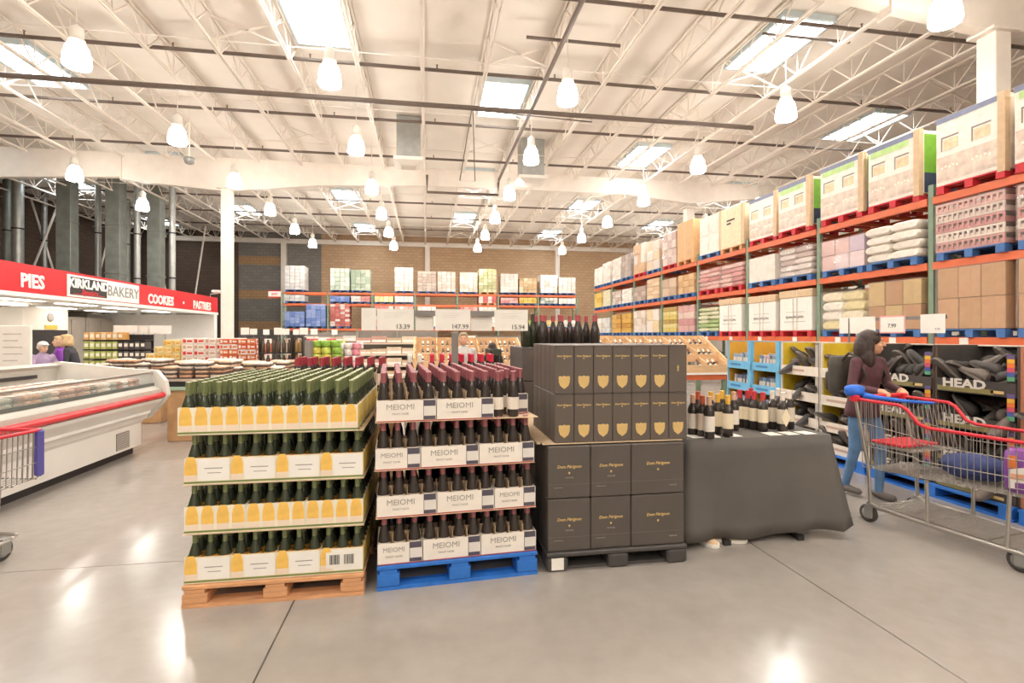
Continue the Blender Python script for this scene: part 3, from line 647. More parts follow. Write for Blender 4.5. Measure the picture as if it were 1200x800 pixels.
for tier in range(4):
    z = MZ[tier]; off = (.0, -.004, -.012, -.006)[tier]
    if tier: tag(part('red_edged_sheet', MB().box(-.006, .985 if tier == 3 else .97, -.006, 1.04, -.004, -.001), [KRAFTL], loc=ML(off, 0, z), rz=mroot_rz), 'thin cardboard sheet under the %s tier of Pinot Noir' % TN_[tier], 'cardboard')
    c0 = 0
    for q, nw in enumerate(lay[tier]):
        for r in range(4 if tier == 3 else 1):
            put(MC4 if nw == 4 else MC3, ML(off + c0 * mp + .0015, r * 3 * mp, z), 'white Pinot Noir case, %s from left, %s row back, %s tier' % (ORD[q], ORD[r], TN_[tier]), 'pinot noir cases', 'case', mroot_rz)
        c0 += nw
    if tier == 3:
        for r in (1, 2, 3): put(MC3, ML(off + 8 * mp + .0015, r * 3 * mp - .09, z), 'white Pinot Noir case, third from left, %s row back, top tier' % ORD[r], 'pinot noir cases', 'case', mroot_rz)
    for r in range(12 if tier == 3 else 3):
        for c in range(11):
            yy = (r + .5) * mp
            if tier == 3 and c > 7:
                if r < 3: continue
                yy -= .09
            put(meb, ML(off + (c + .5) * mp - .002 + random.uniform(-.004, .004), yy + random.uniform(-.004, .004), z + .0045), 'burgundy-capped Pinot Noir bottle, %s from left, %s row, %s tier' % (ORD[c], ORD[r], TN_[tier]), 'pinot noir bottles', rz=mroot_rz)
for k, (x, y) in enumerate(((.735, .06), (.83, .045), (.775, .145))):
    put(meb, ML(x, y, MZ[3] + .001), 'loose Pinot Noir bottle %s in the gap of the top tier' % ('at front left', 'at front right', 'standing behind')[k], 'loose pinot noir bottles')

inner('inner_pinot_bottles', 'dark bottles deep inside the lower tiers of the Pinot Noir stack', MZ[:3], 11, (3, 4, 5, 6), lambda c, r, z: ML((c + .5) * mp - .006, (r + .5) * mp, z + .005), GLD, MEF)
# ================================================================== dark gift boxes stack
BOX = M('champagne_box', '625850', .5, var=.05, scale=5); BOXL = M('champagne_case', '5a524c', .5, var=.05, scale=5)
DX, DY = .755, 3.21
dp = thing('plastic_pallet', 'black plastic pallet under the dark champagne cases', 'pallet', (DX + .465, DY - .02, 0))
m = MB().cbox(-.475, .475, 0, 1.13, .09, .118, .006)
part('deck', m, BLKPL, dp)
ft = MB().cbox(-.07, .07, 0, .15, .0, .09, .012).mesh('foot', BLKPL)
for x in (-.405, 0, .405):
    for y in (0, .49, .98): ob('foot', ft, dp, (x, y, 0))
for x in (-.405, 0, .405): [part('runner', MB().box(x - .06, x + .06, a, a + .338, 0, .02), BLKPL, dp) for a in (.151, .641)]
for y in (.03, 1.0): [part('runner', MB().box(a, a + .263, y, y + .1, 0, .02), BLKPL, dp) for a in (-.334, .071)]
tag(part('address_sticker', MB().box(-.04, .04, -.0015, 0, 0, .075), CARDW, loc=(DX + .06, DY - .0205, .012)), 'white paper sticker on the corner foot of the black pallet', 'sticker')
def dcase(w, d, h, small=True):
    e = bpy.data.objects.new('champagne_case', None); COL.objects.link(e)
    part('case_body', MB().cbox(.002, w - .002, 0, d, 0, h - .003, .005), BOXL, e)
    ob('lettering', T_DOM, e, (w / 2, -.001, h * .6)); part('emblem', MB().prism([(-.006, .006), (.006, .006), (.006, -.002), (0, -.009), (-.006, -.002)], -.0015, 0, 'y'), GOLD, e, loc=(w / 2, 0, h * .48))
    part('tape_band', MB().box(.002, w - .002, -.001, .0, h * .26, h * .27), M('dark_tape', '6a625b', .3, var=.03), e)
    ob('lettering', T_VINT, e, (w / 2 if small else w * .78, -.001, h * .39 if small else h * .16))
    if small: part('printed_line', MB().box(.04, .1, -.001, 0, h * .2, h * .207), INKL, e)
    return freeze(e)
DC = {w: dcase(w, .36, .334, w < .3) for w in (.284, .274, .372)}
for tier in range(2):
    for r in range(3):
        x = DX
        for q, w in enumerate((.284, .274, .372)):
            if r and q: x += w; continue
            put(DC[w], (x, DY + r * .363 + random.uniform(0, .006), .12 + tier * .336), 'dark champagne case, %s from left, %s row back, %s tier' % (ORD[q], ORD[r], ('bottom', 'second')[tier]), 'dark champagne cases', 'case')
            x += w
tag(part('kraft_liner', MB().box(DX - .025, DX + .93, DY + .03, DY + 1.09, .795, .799).box(DX - .05, DX - .025, DY + .1, DY + 1.09, .785, .799), KRAFTL), 'kraft cardboard liner sheet under the shield gift boxes', 'cardboard')
gw = .917 / 7; gh = .317
SHIELD = [(-.5, .42), (-.36, .47), (-.18, .42), (0, .5), (.18, .42), (.36, .47), (.5, .42), (.48, .0), (.36, -.28), (0, -.52), (-.36, -.28), (-.48, .0)]
def gift(shield=True):
    e = bpy.data.objects.new('champagne_gift_box', None); COL.objects.link(e)
    part('box_body', MB().cbox(.0015, gw - .0015, 0, gw * 1.0, 0, gh - .002, .003), BOX, e)
    part('lid_seam', MB().box(.0015, gw - .0015, -.0006, 0, gh * .97, gh * .976), BLACKP, e)
    if shield:
        part('gold_shield', MB().prism([(x * .075, z * .085) for x, z in SHIELD], -.0015, 0, 'y'), GOLD, e, loc=(gw / 2, 0, gh * .24))
        ob('lettering', T_DOMS, e, (gw / 2, -.001, gh * .77)); part('emblem', MB().box(-.004, .004, -.0012, 0, -.004, .004), GOLD, e, loc=(gw / 2, 0, gh * .725))
    else: part('gold_mark', MB().box(-.004, .004, -.0012, 0, -.02, .02).box(-.008, .008, -.0012, 0, .004, .008), GOLD, e, loc=(gw * .5, 0, gh * .5))
    return freeze(e)
GB, GB2 = gift(), gift(False)
for tier in range(2):
    for r in range(5):
        for c in range(7):
            if tier == 0 and r and c: continue
            if r and c and r > 1 and False: continue
            pr = GB2 if (tier == 1 and c == 6) else GB
            put(pr, (DX + .055 + c * gw, DY + .045 + r * (gw + .005), .8 + tier * gh), 'dark gift box %s, %s from left, %s row back, %s layer' % ('with small gold mark' if pr is GB2 else 'with gold shield', ORD[c], ORD[r], ('lower', 'upper')[tier]), 'shield gift boxes', 'gift box')

# ================================================================== table with black cloth and tasting bottles
TX0, TX1, TY0, TY1, TZ = 1.83, 2.97, 3.44, 4.2, .755
tb = thing('folding_table', 'folding table hidden under the black cloth', 'table', ((TX0 + TX1) / 2, (TY0 + TY1) / 2, 0))
hx, hy = (TX1 - TX0) / 2, (TY1 - TY0) / 2
part('table_top', MB().cbox(-hx + .01, hx - .01, -hy + .01, hy - .01, TZ - .045, TZ - .005, .01), OFFW, tb)
for s in (-1, 1):
    part('leg_frame', MB().tube([(s * (hx - .28), -hy + .1, .03), (s * (hx - .28), -hy + .12, TZ - .05)], .014, 8).tube([(s * (hx - .28), hy - .1, .03), (s * (hx - .28), hy - .12, TZ - .05)], .014, 8), BLACKP, tb)
    part('foot_bar', MB().bar((s * (hx - .28), -hy - .02, .018), (s * (hx - .28), hy, .018), .03, .03).box(s * (hx - .28) - .025, s * (hx - .28) + .025, -hy - .05, -hy - .021, .0, .036), BLACKP, tb)
CLOTH = M('black_cloth', '625d58', .85, var=.10, scale=3, bump=.25)
def cloth():
    m = MB(); cx, cy = (TX0 + TX1) / 2, (TY0 + TY1) / 2; N = 96; rings = []
    per = []                             # points along the table edge with outward direction
    a, b = hx + .004, hy + .004; cr = .03
    for i in range(N):
        t = i / N * 2 * (2 * a + 2 * b) / 2
        t = i / N * (4 * a + 4 * b)
        if t < 2 * a: p = (-a + t, -b); nrm = (0, -1); corner = min(t, 2 * a - t)
        elif t < 2 * a + 2 * b: q = t - 2 * a; p = (a, -b + q); nrm = (1, 0); corner = min(q, 2 * b - q)
        elif t < 4 * a + 2 * b: q = t - 2 * a - 2 * b; p = (a - q, b); nrm = (0, 1); corner = min(q, 2 * a - q)
        else: q = t - 4 * a - 2 * b; p = (-a, b - q); nrm = (-1, 0); corner = min(q, 2 * b - q)
        per.append((p, nrm, corner, t))
    for lev in range(9):
        f = lev / 8; rg = []
        for p, nrm, corner, t in per:
            cf = max(0, 1 - corner / .22)
            front_right = math.exp(-((p[0] - a) ** 2 + (p[1] + b) ** 2) / .05)
            out = .012 * f + f * (.02 + .022 * math.sin(t * 17 + .8 * math.sin(t * 5)) * f) + cf * cf * f * .06 + front_right * f * .035
            cxn = math.copysign(1, p[0]) * cf ** 2 * .6; cyn = math.copysign(1, p[1]) * cf ** 2 * .6
            nx_, ny_ = nrm[0] + (cxn if nrm[0] == 0 else 0), nrm[1] + (cyn if nrm[1] == 0 else 0)
            drop = .665 + (.03 if nrm[1] < 0 else 0) + .018 * math.sin(t * 3) - (0.05 * max(0, (p[0] / a)) * (1 - cf) if nrm[1] < 0 else 0)
            if nrm[0] > 0: drop -= .05 * (1 - cf)
            rg.append((cx + p[0] + nx_ * out, cy + p[1] + ny_ * out, TZ - f * drop - (.004 if lev else 0)))
        rings.append(rg)
    m.loft(rings, 0, True, cap=False)
    m.add([(x, y, z) for x, y, z in rings[0]], [tuple(range(N))], 0)
    return m
co = part('tablecloth', cloth(), CLOTH); tag(co, 'black cloth draped over the tasting table and hanging to the floor', 'tablecloth')
sd = co.modifiers.new('thickness', 'SOLIDIFY'); sd.thickness = .003
tag(part('paper_sheet', MB().box(TX0 - .02, TX0 - .012, TY0 + .05, TY0 + .12, .28, .58), CARDW), 'white card wedged between the champagne cases and the tablecloth', 'card')
# two pale shoes showing below the cloth
def shoe_mb(L=.27, wd=.09, hgt=.09):
    m = MB(); rg = []
    for t, w_, h_ in ((0, .55, .55), (.06, .8, .85), (.2, .82, 1), (.38, .8, .95), (.55, .95, .7), (.75, 1, .52), (.92, .8, .42), (1, .35, .3)):
        y = -t * L; ww = w_ * wd / 2; hh = h_ * hgt
        rg.append([(-ww, y, .022), (ww, y, .022), (ww * .98, y, hh * .55), (ww * .6, y, hh), (-ww * .6, y, hh), (-ww * .98, y, hh * .55)])
    m.loft(rg, 0, True); so = [[(x * 1.06, y * 1.015, 0) for x, y, z in (r[0], r[1])] + [(x * 1.06, y * 1.015, .024) for x, y, z in (r[1], r[0])] for r in rg]
    m.loft(so, 1); return m
SHOETAN = M('tan_shoe', 'd9b794', .6, var=.06)
stan = shoe_mb(.25).mesh('walking_shoe', [SHOETAN, CARDW])
for k, (x, y, a) in enumerate(((1.93, 3.60, 20), (2.04, 3.50, 75))):
    tag(ob('walking_shoe', stan, None, (x, y, 0.001), R(a)), 'pale tan shoe under the tablecloth hem, %s of two' % ('left', 'right')[k], 'shoe', 'shoes under the table')
# tasting bottles
FO = {c: M('foil_' + c, c, .4, var=.06) for c in ('c23a42', 'e8b54a', 'd2a88c', '7d3b3f', 'e7dccf', 'b5563c')}
LB = {c: M('label_' + c, c, .6, var=.05) for c in ('f0e6da', 'e6d2bd', 'efe0c2', 'd9cdb9')}
TBK = [bottle('tasting_bottle', GLD, FO[f], .30, .038, LB[l], lb, .015, (.62, .76), 12, .22) for f, l, lb in (('d2a88c', 'f0e6da', (.05, .16)), ('b5563c', 'e6d2bd', (.05, .17)), ('e8b54a', 'efe0c2', (.06, .17)), ('c23a42', 'efe0c2', (.07, .17)), ('e7dccf', 'd9cdb9', (.06, .17)))]
spots = [(812, 509, 0, 'white'), (823, 511, 1, 'pinkish'), (831, 513, 0, 'white'), (841, 508, 2, 'cream'), (853, 511, 2, 'cream'), (860, 504, 0, 'white'), (867, 500, 3, 'cream'), (876, 501, 3, 'cream'), (884, 503, 3, 'cream'), (894, 505, 3, 'pale'), (880, 497, 3, 'cream'), (905, 502, 4, 'grey'), (917, 505, 4, 'diamond-shaped'), (925, 502, 4, 'pale grey'), (912, 497, 4, 'grey'), (818, 503, 1, 'pinkish'), (846, 502, 2, 'cream'), (833, 504, 2, 'cream')]
for k, (u, v, kd, nm) in enumerate(spots):
    x, y, z = PZ(u, v, TZ + .002)
    put(TBK[kd], (x, y, z), 'dark tasting bottle with %s label and %s cap, %s from left on table' % (nm, ('tan', 'rust', 'yellow', 'red', 'ivory')[kd], ORD[sorted(s[0] for s in spots).index(u)]), 'tasting bottles on the black table')
dm = PZ(917, 505, TZ + .002)
dl = bpy.data.objects.new('diamond_label', MB().prism([(0, -.07), (.04, 0), (0, .07), (-.04, 0)], -.0012, 0, 'y').mesh('diamond_label', LB['efe0c2'])); COL.objects.link(dl)
dtb = [o for o in bpy.data.objects if o.get('label', '').startswith('dark tasting bottle with diamond')][0]; dl.parent = dtb; dl.location = (0, -.0405, .11)
ps = MB().box(-.052, .052, -.06, .06, 0, .0015).mesh('tasting_sheet', CARDW)
for k, (u, v) in enumerate(((818, 512.5), (838, 512.5), (864, 512), (907, 509), (924, 507.5), (944, 507))):
    x, y, z = PZ(u, v, TZ + .0035); tag(ob('tasting_sheet', ps, None, (x, TY0 + .075, z), R(random.uniform(-6, 6))), 'white tasting sheet lying on the black table, %s from left' % ORD[k], 'paper', 'tasting sheets')
def soft(w, d, h, n=10, pw=.35):
    rg = []
    for z, s in ((0, .82), (.08, .97), (.3, 1), (.7, 1), (.92, .96), (1, .8)):
        rg.append([(math.copysign(abs(math.cos(q)) ** pw, math.cos(q)) * w / 2 * s, math.copysign(abs(math.sin(q)) ** pw, math.sin(q)) * d / 2 * s, z * h) for q in [2 * math.pi * i / n + .3 for i in range(n)]])
    return MB().loft(rg, 0, True)
# ================================================================== second row of bottle stacks behind the front pallets
def cap_bottle(name, glass, foil, lab=None, h=.3): return bottle(name, glass, foil, h, .038, lab, (.06, .16), .0155, (.5, .74), 8, .26)
RED1 = M('dark_red_foil', 'a33a44', .4, var=.08); RED2 = M('bright_red_foil', 'd8324a', .38, var=.08); DGR = M('slate_foil', '4c5148', .4, var=.08); WHF = M('white_foil', 'f0e9e0', .4, var=.03)
def stack_block(name, label, x0, x1, y0, y1, z, mat, lines=4):
    t = thing(name, label, 'case stack', ((x0 + x1) / 2, y0, 0)); hw = (x1 - x0) / 2; n = 4; hh = (z - .13) / n; nxx = max(2, round((x1 - x0) / .33)); cw = 2 * hw / nxx
    ob('pallet', unit(('pal', round(hw, 2), round(y1 - y0, 2)), lambda: pallet_mb(2 * hw, y1 - y0).mesh('pallet', WOODP)), t)
    me = MB().cbox(.003, cw - .003, 0, y1 - y0, .003, hh - .002, .005).mesh('wine_case', mat)
    for k in range(n):
        for c in range(nxx): ob('wine_case', me, t, (-hw + c * cw, 0, .13 + k * hh))
    return t
CASEB = colmat('b58f6c'); CASED = colmat('5a504a'); CASEW = colmat('e6dccf')
rb1 = cap_bottle('red_wine_bottle', GLD, RED1, LB['e6d2bd']); rb2 = cap_bottle('red_wine_bottle', GLD, RED2, M('red_tag_label', 'd8404e', .5, var=.05)); db1 = cap_bottle('dark_wine_bottle', GLD, DGR, LB['f0e6da']); wb1 = cap_bottle('white_cap_bottle', GLG, WHF, LB['f0e6da'])
def field(proto, x0, x1, y0, y1, z, step, what, grp):
    nx_, ny_ = int((x1 - x0) / step + .01), int((y1 - y0) / step + .01)
    for r in range(ny_):
        for c in range(nx_):
            put(proto, (x0 + (c + .5) * step, y0 + (r + .5) * step, z), '%s, %s from left in %s row' % (what, ORD[c], ORD[r]), grp)
stack_block('wine_case_stack', 'stack of tan wine cases behind the sparkling wine', -1.2, -.28, 4.62, 5.5, 1.0, CASEB)
field(rb1, -1.15, -.3, 4.64, 5.05, 1.001, .1, 'dark red capped bottle behind the sparkling wine', 'dark red capped bottles')
stack_block('wine_case_stack', 'stack of pale wine cases behind the Pinot Noir', -.2, .62, 4.66, 5.5, 1.02, CASEW)
field(wb1, -.2, -.02, 4.68, 4.98, 1.021, .09, 'white capped bottle behind the Pinot Noir', 'white capped bottles')
field(rb2, .0, .64, 4.68, 5.1, 1.021, .09, 'bright red capped bottle behind the Pinot Noir', 'bright red capped bottles')
stack_block('wine_case_stack', 'narrow stack of dark wine cases left of the black boxes', .6, .84, 5.2, 6.0, 1.05, CASED)
field(db1, .6, .84, 5.22, 5.7, 1.051, .09, 'slate capped bottle on the narrow dark stack', 'slate capped bottles')
# tall bottles behind the champagne boxes
stack_block('wine_case_stack', 'tall dark case stack behind the champagne gift boxes', .86, 1.74, 4.66, 5.4, 1.385, CASED)
RED3 = M('rose_foil', 'b5565a', .4, var=.08)
tall = bottle('tall_wine_bottle', GLD, RED3, .3, .042, None, neck=.0165, sh=(.42, .72), n=12, foil=.2)
for c in range(4):
    for r in range(3): put(tall, (1.06 + c * .17 + (r % 2) * .055, 4.74 + r * .13, 1.386), 'tall dark bottle with rose foil, %s from left, %s row on the dark stack' % (ORD[c], ORD[r]), 'tall rose-foiled bottles')
olv = bottle('olive_bottle', GLG, M('olive_foil', '4d4a3e', .4, var=.06), .31, .04, None, neck=.016, sh=(.5, .74), n=10)
for k, (x, y) in enumerate(((.91, 4.73), (.92, 4.86), (.985, 4.80))): put(olv, (x, y, 1.385), 'dark bottle without foil colour left of the tall bottles, %s' % ('front', 'left', 'rear')[k], 'dark bottles beside the tall ones')
for o in [q for q in bpy.data.objects if q.name.startswith('olive_bottle')]: o.location.z = 1.386
stack_block('wine_case_stack', 'slim dark case stack carrying three dark bottles', .66, .93, 5.14 + .0, 5.19, 1.385, CASED) if False else None

# ================================================================== sign frame over the front stacks
SY_ = 4.5
sg = thing('sign_stand', 'grey steel stand carrying the wide white price boards', 'sign stand', (XY(533, SY_), SY_, 0))
GREYS = M('grey_steel', '8a8580', .5, metal=.3, var=.05)
part('post', MB().cbox(-.028, .028, -.028, .028, .012, 1.52, .003), GREYS, sg); part('base_plate', MB().cbox(-.06, .06, -.05, .05, 0, .012, .003), GREYS, sg)
sx0, sx1 = XY(424, SY_) - XY(533, SY_), XY(618, SY_) - XY(533, SY_)
part('rail', MB().box(sx0, sx1, -.014, .014, 1.66, 1.705), GREYS, sg)
def card(u0, u1, v0, v1, y, label, txt=None, dy=-.02, tx=.7, grp='price boards on the front stand'):
    x0, x1 = XY(u0, y), XY(u1, y); z0, z1 = ZV(v1, (x0 + x1) / 2, y), ZV(v0, (x0 + x1) / 2, y)
    t = thing('price_board', label, 'price sign', (x0, y + dy, z0), 0, grp); W, Hh = x1 - x0, z1 - z0
    part('board', MB().box(0, W, -.004, 0, 0, Hh), CARDW, t)
    if txt: ob('lettering', txt, t, (W * tx, -.005, Hh * .17))
    m = MB()
    for q in range(3): m.box(W * .2, W * (.8 - .1 * q), -.0048, -.004, Hh * (.8 - q * .1), Hh * (.815 - q * .1))
    part('printed_lines', m, M('faint_print', 'd8d2cb', .6, var=0), t); return t
card(424, 441, 361, 387, SY_, 'narrow blank white board at the left end of the sign stand')
card(442, 485, 362, 387, SY_, 'white price board reading 13.39 left of the grey post', T_P1)
card(487, 508, 368, 387, SY_, 'small plain white board between the left and middle price boards', dy=.02)
card(510, 551, 362.5, 387, SY_, 'white price board reading 147.99 above the grey post', T_P2)
card(552, 577, 369, 387.5, SY_, 'plain white board between the middle and right price boards', dy=.02)
card(579, 618, 363, 387.5, SY_, 'white price board reading 15.94 at the right end of the stand', T_P3)

# ================================================================== stepped wooden wine displays
dispb = bottle('display_bottle', GLD, WHF, .29, .036, LB['f0e6da'], n=8); dispd = bottle('display_bottle', GLD, M('display_dark_foil', '6b5048', .5, var=.06), .29, .036, LB['e6d2bd'], n=8)
def step_display(x0, x1, y0, label, ncell, tops=(1.02, 1.2, 1.38), sd=.33, orange=True):
    t = thing('wine_display', label, 'display', ((x0 + x1) / 2, y0, 0)); hw = (x1 - x0) / 2
    for k, z in enumerate(tops):
        part('step_shelf', MB().box(-hw, hw, k * sd, (k + 1) * sd, z - .2, z - .18), WOODC, t)
        part('front_board', MB().box(-hw, hw, k * sd - .02, k * sd, z - .2, z - .06), WOODC, t)
        for c in range(ncell + 1):
            x = -hw + c * (2 * hw - .02) / ncell
            part('divider', MB().prism([(k * sd, z - .18), ((k + 1) * sd, z - .18), ((k + 1) * sd, z + .08), (k * sd, z - .02)], x, x + .02, 'x'), WOODC, t)
    part('back_board', MB().box(-hw, hw, 3 * sd, 3 * sd + .02, tops[2] - .2, tops[2] + .1), WOODC, t)
    for s in (-1, 1):
        part('side_panel', MB().prism([(-.02, tops[0] - .22), (3 * sd, tops[0] - .22), (3 * sd + .02, tops[2] + .1), (3 * sd - .1, tops[2] + .1), (-.02, tops[0] + .0)], s * hw - .015 * (1 - s), s * hw + .015 * (1 + s), 'x'), WOODC, t)
    if orange:
        part('beam', MB().box(-hw, hw, 0, .05, tops[0] - .33, tops[0] - .222), ORANGE, t); part('beam', MB().box(-hw, hw, 3 * sd - .05, 3 * sd, tops[0] - .33, tops[0] - .222), ORANGE, t)
        part('price_rail', MB().box(-hw, hw, -.03, -.021, tops[0] - .235, tops[0] - .2), CARDW, t)
    for x in (-hw + .04, -.04 + hw):
        for y in (.02, 3 * sd - .06): part('upright', MB().box(x - .04, x + .04, y, y + .06, 0, tops[0] - .331), GREENP, t)
    n = int(2 * hw / .1)
    for k, z in enumerate(tops):
        for c in range(n):
            x = (x0 + x1) / 2 - hw + .05 + (2 * hw - .1) * c / (n - 1); q = ((x - (x0 + x1) / 2 + hw) / (2 * hw) * ncell) % 1
            if q < .12 or q > .9 or (k == 0 and random.random() < .25): continue
            o = put(random.choice((dispb, dispb, dispd)), (x, y0 + k * sd + .05, z - .175), 'reclining bottle %s along %s step of %s' % (ORD[c] if c < 20 else 'twenty-' + ORD[c - 20], ORD[k], label.replace('stepped wooden ', '')), 'bottles on the ' + label.split(',')[0])
            o.rotation_euler = (R(-48), 0, 0)
    return t
step_display(XY(690, 9.4), XY(846, 8.7) + .05, 8.6, 'stepped wooden wine display behind the dark gift boxes', 6)
step_display(XY(486, 10.2), XY(612, 10.2), 10.0, 'stepped wooden wine display behind the shopping man', 5, (1.06, 1.2, 1.34))
# ================================================================== shelves further back
BEI = ('d8bfa0', 'e2cdb2', 'cbb08e', 'c99a8a')
def gondola(x0, x1, y, zs, label, cols, boxw=.24):
    t = thing('gondola_shelf', label, 'shelf', ((x0 + x1) / 2, y, 0)); hw = (x1 - x0) / 2
    part('back_panel', MB().box(-hw, hw, .5, .52, 0, zs[-1] + .35), M('gondola_grey', '8d867e', .6, var=.05), t)
    for s in (-1, 0, 1): part('upright', MB().box(s * hw - .03, s * hw + .03, .4, .499, 0, zs[-1] + .4), M('gondola_post', '9c958c', .5, var=.05), t)
    for z in zs: part('shelf_board', MB().box(-hw, hw, 0, .399, z - .03, z), M('gondola_board', 'd9cbb8', .6, var=.05), t)
    for i, z in enumerate(zs):
        x = -hw + .02; k = 0
        while x + boxw < hw:
            hh = random.uniform(.14, .22); c = random.choice(cols)
            me = unit(('gb', c, round(hh, 2), boxw), lambda: MB().cbox(0, boxw - .012, 0, .3, 0, round(hh, 2), .004).box(.02, boxw - .03, -.002, 0, .03, round(hh, 2) * .5, 1).mesh('shelf_carton', [colmat(c), CARDW]))
            tag(ob('shelf_carton', me, None, ((x0 + x1) / 2 + x, y + .02, z)), 'carton %s along shelf %s of %s' % (ORD[k] if k < 20 else 'twenty-' + ORD[k - 20], ('one', 'two', 'three', 'four', 'five')[i], label), 'carton', 'cartons on the ' + label); x += boxw; k += 1
    return t
gondola(XY(416, 15), XY(512, 15), 15, (.3, .62, .94, 1.26), 'gondola shelf of beige wine cartons', BEI, .42)
gondola(XY(560, 17), XY(690, 17), 17, (.35, .75, 1.1), 'far gondola shelf of brown cartons', ('8c7c70', 'd9c8b4', 'b59a80'), .42)
gondola(XY(356, 22), XY(420, 22), 22, (.4, .85, 1.25), 'far left gondola shelf of pale cartons', ('d9d2c8', 'c9a890', 'e6dccf'), .5)
# floor-level goods under the back rack
for s in range(14):
    load('cartons', bslot(s), BYY - .05, 0, 0, 1.05, random.uniform(1.0, 1.4), cols=random.choice((BEI, WH, ('b5846a', 'd8c0a8'), ('8f7f74', 'cdbfb0'))), nx=3, nz=4, far=True, palm=WOODP, label='floor pallet load %s from left under the back wall rack' % ORD[s], group='floor loads under the back rack')
# small white cards standing over the far aisles
cm = MB().box(-.09, .09, 0, .004, 1.5, 1.66).box(-.008, .008, .005, .015, .02, 1.6, 1).box(-.12, .12, -.1, .12, 0, .02, 1).mesh('card_stand', [CARDW, GREYS])
for k, u in enumerate((287, 297, 312, 326, 335, 347, 356, 368, 392)):
    y = 12.6 + (k % 3) * 2.2; tag(ob('card_stand', cm, None, (XY(u, y), y, 0)), 'small white card on a slim stand in the far aisle, %s from left' % ORD[k], 'sign', 'cards over the far aisle')
# piles of produce bags and bottle racks in the middle distance
def heap(name, label, cat, x, y, w, d, z0, h, cols, nx=4, nz=5, rz=0):
    t = thing('display_bin', 'kraft display bin holding the ' + label, 'bin', (x, y, 0), rz); part('bin_wall', MB().box(-w / 2, w / 2, 0, d, 0, z0 - .01), KRAFT, t); part('rim', MB().box(-w / 2 - .01, w / 2 + .01, -.012, -.001, z0 - .08, z0 - .01), KRAFTL, t)
    cw, ch = w / nx, h / nz; n = 0
    for c in range(nz):
        for a in range(nx):
            for r in range(2):
                if r and c < nz - 1: continue
                n += 1; col = random.choice(cols)
                me = unit(('hp', name, round(cw, 3), round(ch, 3), col), lambda: soft(cw * 1.02, d * .46, ch * .98, 10, .5).mesh(name, colmat(col, .4, var=.35, scale=16, bump=.3)))
                xx = -w / 2 + (a + .5) * cw + random.uniform(-.02, .02); yy = d * (.27 + .46 * r)
                tag(ob(name, me, None, (x + xx, y + yy, z0 + c * ch), rz + random.uniform(-.1, .1)), '%s, layer %s, %s from left%s' % (cat[1], ('one', 'two', 'three', 'four', 'five', 'six')[c], ORD[a], ', back' if r else ''), cat[0], label)
heap('snack_bag', 'green snack bags', ('bag', 'green and yellow snack bag in the middle-distance pile'), XY(382, 9.5), 9.5, .5, .6, .92, .48, ('a9c24c', 'c4cf5c', '8db246', 'd9c85c'), 3, 4)
heap('snack_bag', 'pink snack bags', ('bag', 'pink and white snack bag beside the green pile'), XY(407, 9.6), 9.6, .42, .6, .9, .45, ('e6a3ad', 'f0d9d4', 'd98a98', 'efe6e0'), 3, 4)
heap('snack_bag', 'red snack packs', ('bag', 'small red and white pack behind the green pile'), XY(372, 10.9), 10.9, .6, .5, 1.2, .22, ('d24a4a', 'efe2da', 'c23b40'), 4, 2)
jar = MB().lathe([(.035, 0), (.04, .01), (.04, .15), (.03, .17), (.03, .2)], 8).mesh('dark_jar', [colmat('5b4a3e', .25)])
for q, (u0, u1, y, nm) in enumerate(((303, 341, 9.9, 'dark jar rack'), (343, 354, 10.0, 'golden jar rack'))):
    x0, x1 = XY(u0, y), XY(u1, y); hw = (x1 - x0) / 2; t = thing('jar_rack', 'black steel rack, the %s in the middle distance' % nm, 'rack', ((x0 + x1) / 2, y, 0))
    for s in (-1, 1): part('upright', MB().box(s * hw - .012, s * hw + .012, .02, .3, 0, 1.45), BLACKP, t)
    jm = MB().lathe([(.03, 0), (.036, .01), (.036, .16), (.02, .19), (.02, .23)], 8).mesh('tall_jar', [colmat(('5b4a3e', 'b08c5a')[q], .25)])
    for k, z in enumerate((.62, .9, 1.18)):
        part('shelf_board', MB().box(-hw + .013, hw - .013, 0, .3, z - .02, z), BLACKP, t)
        n = max(2, int(2 * hw / .085))
        for c in range(n): tag(ob('tall_jar', jm, None, ((x0 + x1) / 2 - hw + .05 + c * (2 * hw - .1) / max(1, n - 1), y + .08, z)), 'tall jar %s from left on shelf %s of the %s' % (ORD[c], ('one', 'two', 'three')[k], nm), 'jar', 'jars in the ' + nm)
wc = thing('white_counter_box', 'white box with dark upper panel beside the golden jars', 'box', (XY(360, 9.2), 9.2, 0)); part('box_body', MB().cbox(-.09, .09, 0, .3, 0, 1.08, .01), CARDW, wc); part('dark_panel', MB().cbox(-.05, .05, .02, .25, 1.08, 1.4, .005), GREYS, wc)
# ================================================================== bakery
FX = -8.3; FY0, FY1 = 4.0, YX(255, -8.3)
FZ0, FZ1 = 2.38, 2.98
fs = thing('bakery_fascia', 'long red bakery fascia with white lettering', 'sign', (FX, 0, 0))
part('red_board', MB().box(-.08, 0, FY0, FY1, FZ0, FZ1), REDP, fs)
part('white_trim', MB().box(-.1, .02, FY0, FY1 + .02, FZ0 - .09, FZ0), WHITEP, fs)
def sign_at(mesh, u, z, s=1, parent=fs, name='lettering', dx=.004):
    o = ob(name, mesh, parent, (dx, YX(u, FX), z), R(90)); return o
ZM = (FZ0 + FZ1) / 2 - .08
sign_at(T_PIES, 38, ZM + .02); sign_at(T_COOK, 189, ZM - .02); sign_at(T_PAST, 237, ZM - .03)
part('bullet', MB().lathe([(.05, 0), (.05, .01)], 12), WHTXT, fs).matrix_local = Matrix.Translation((.001, YX(215, FX), ZM)) @ Matrix.Rotation(R(90), 4, 'Y')
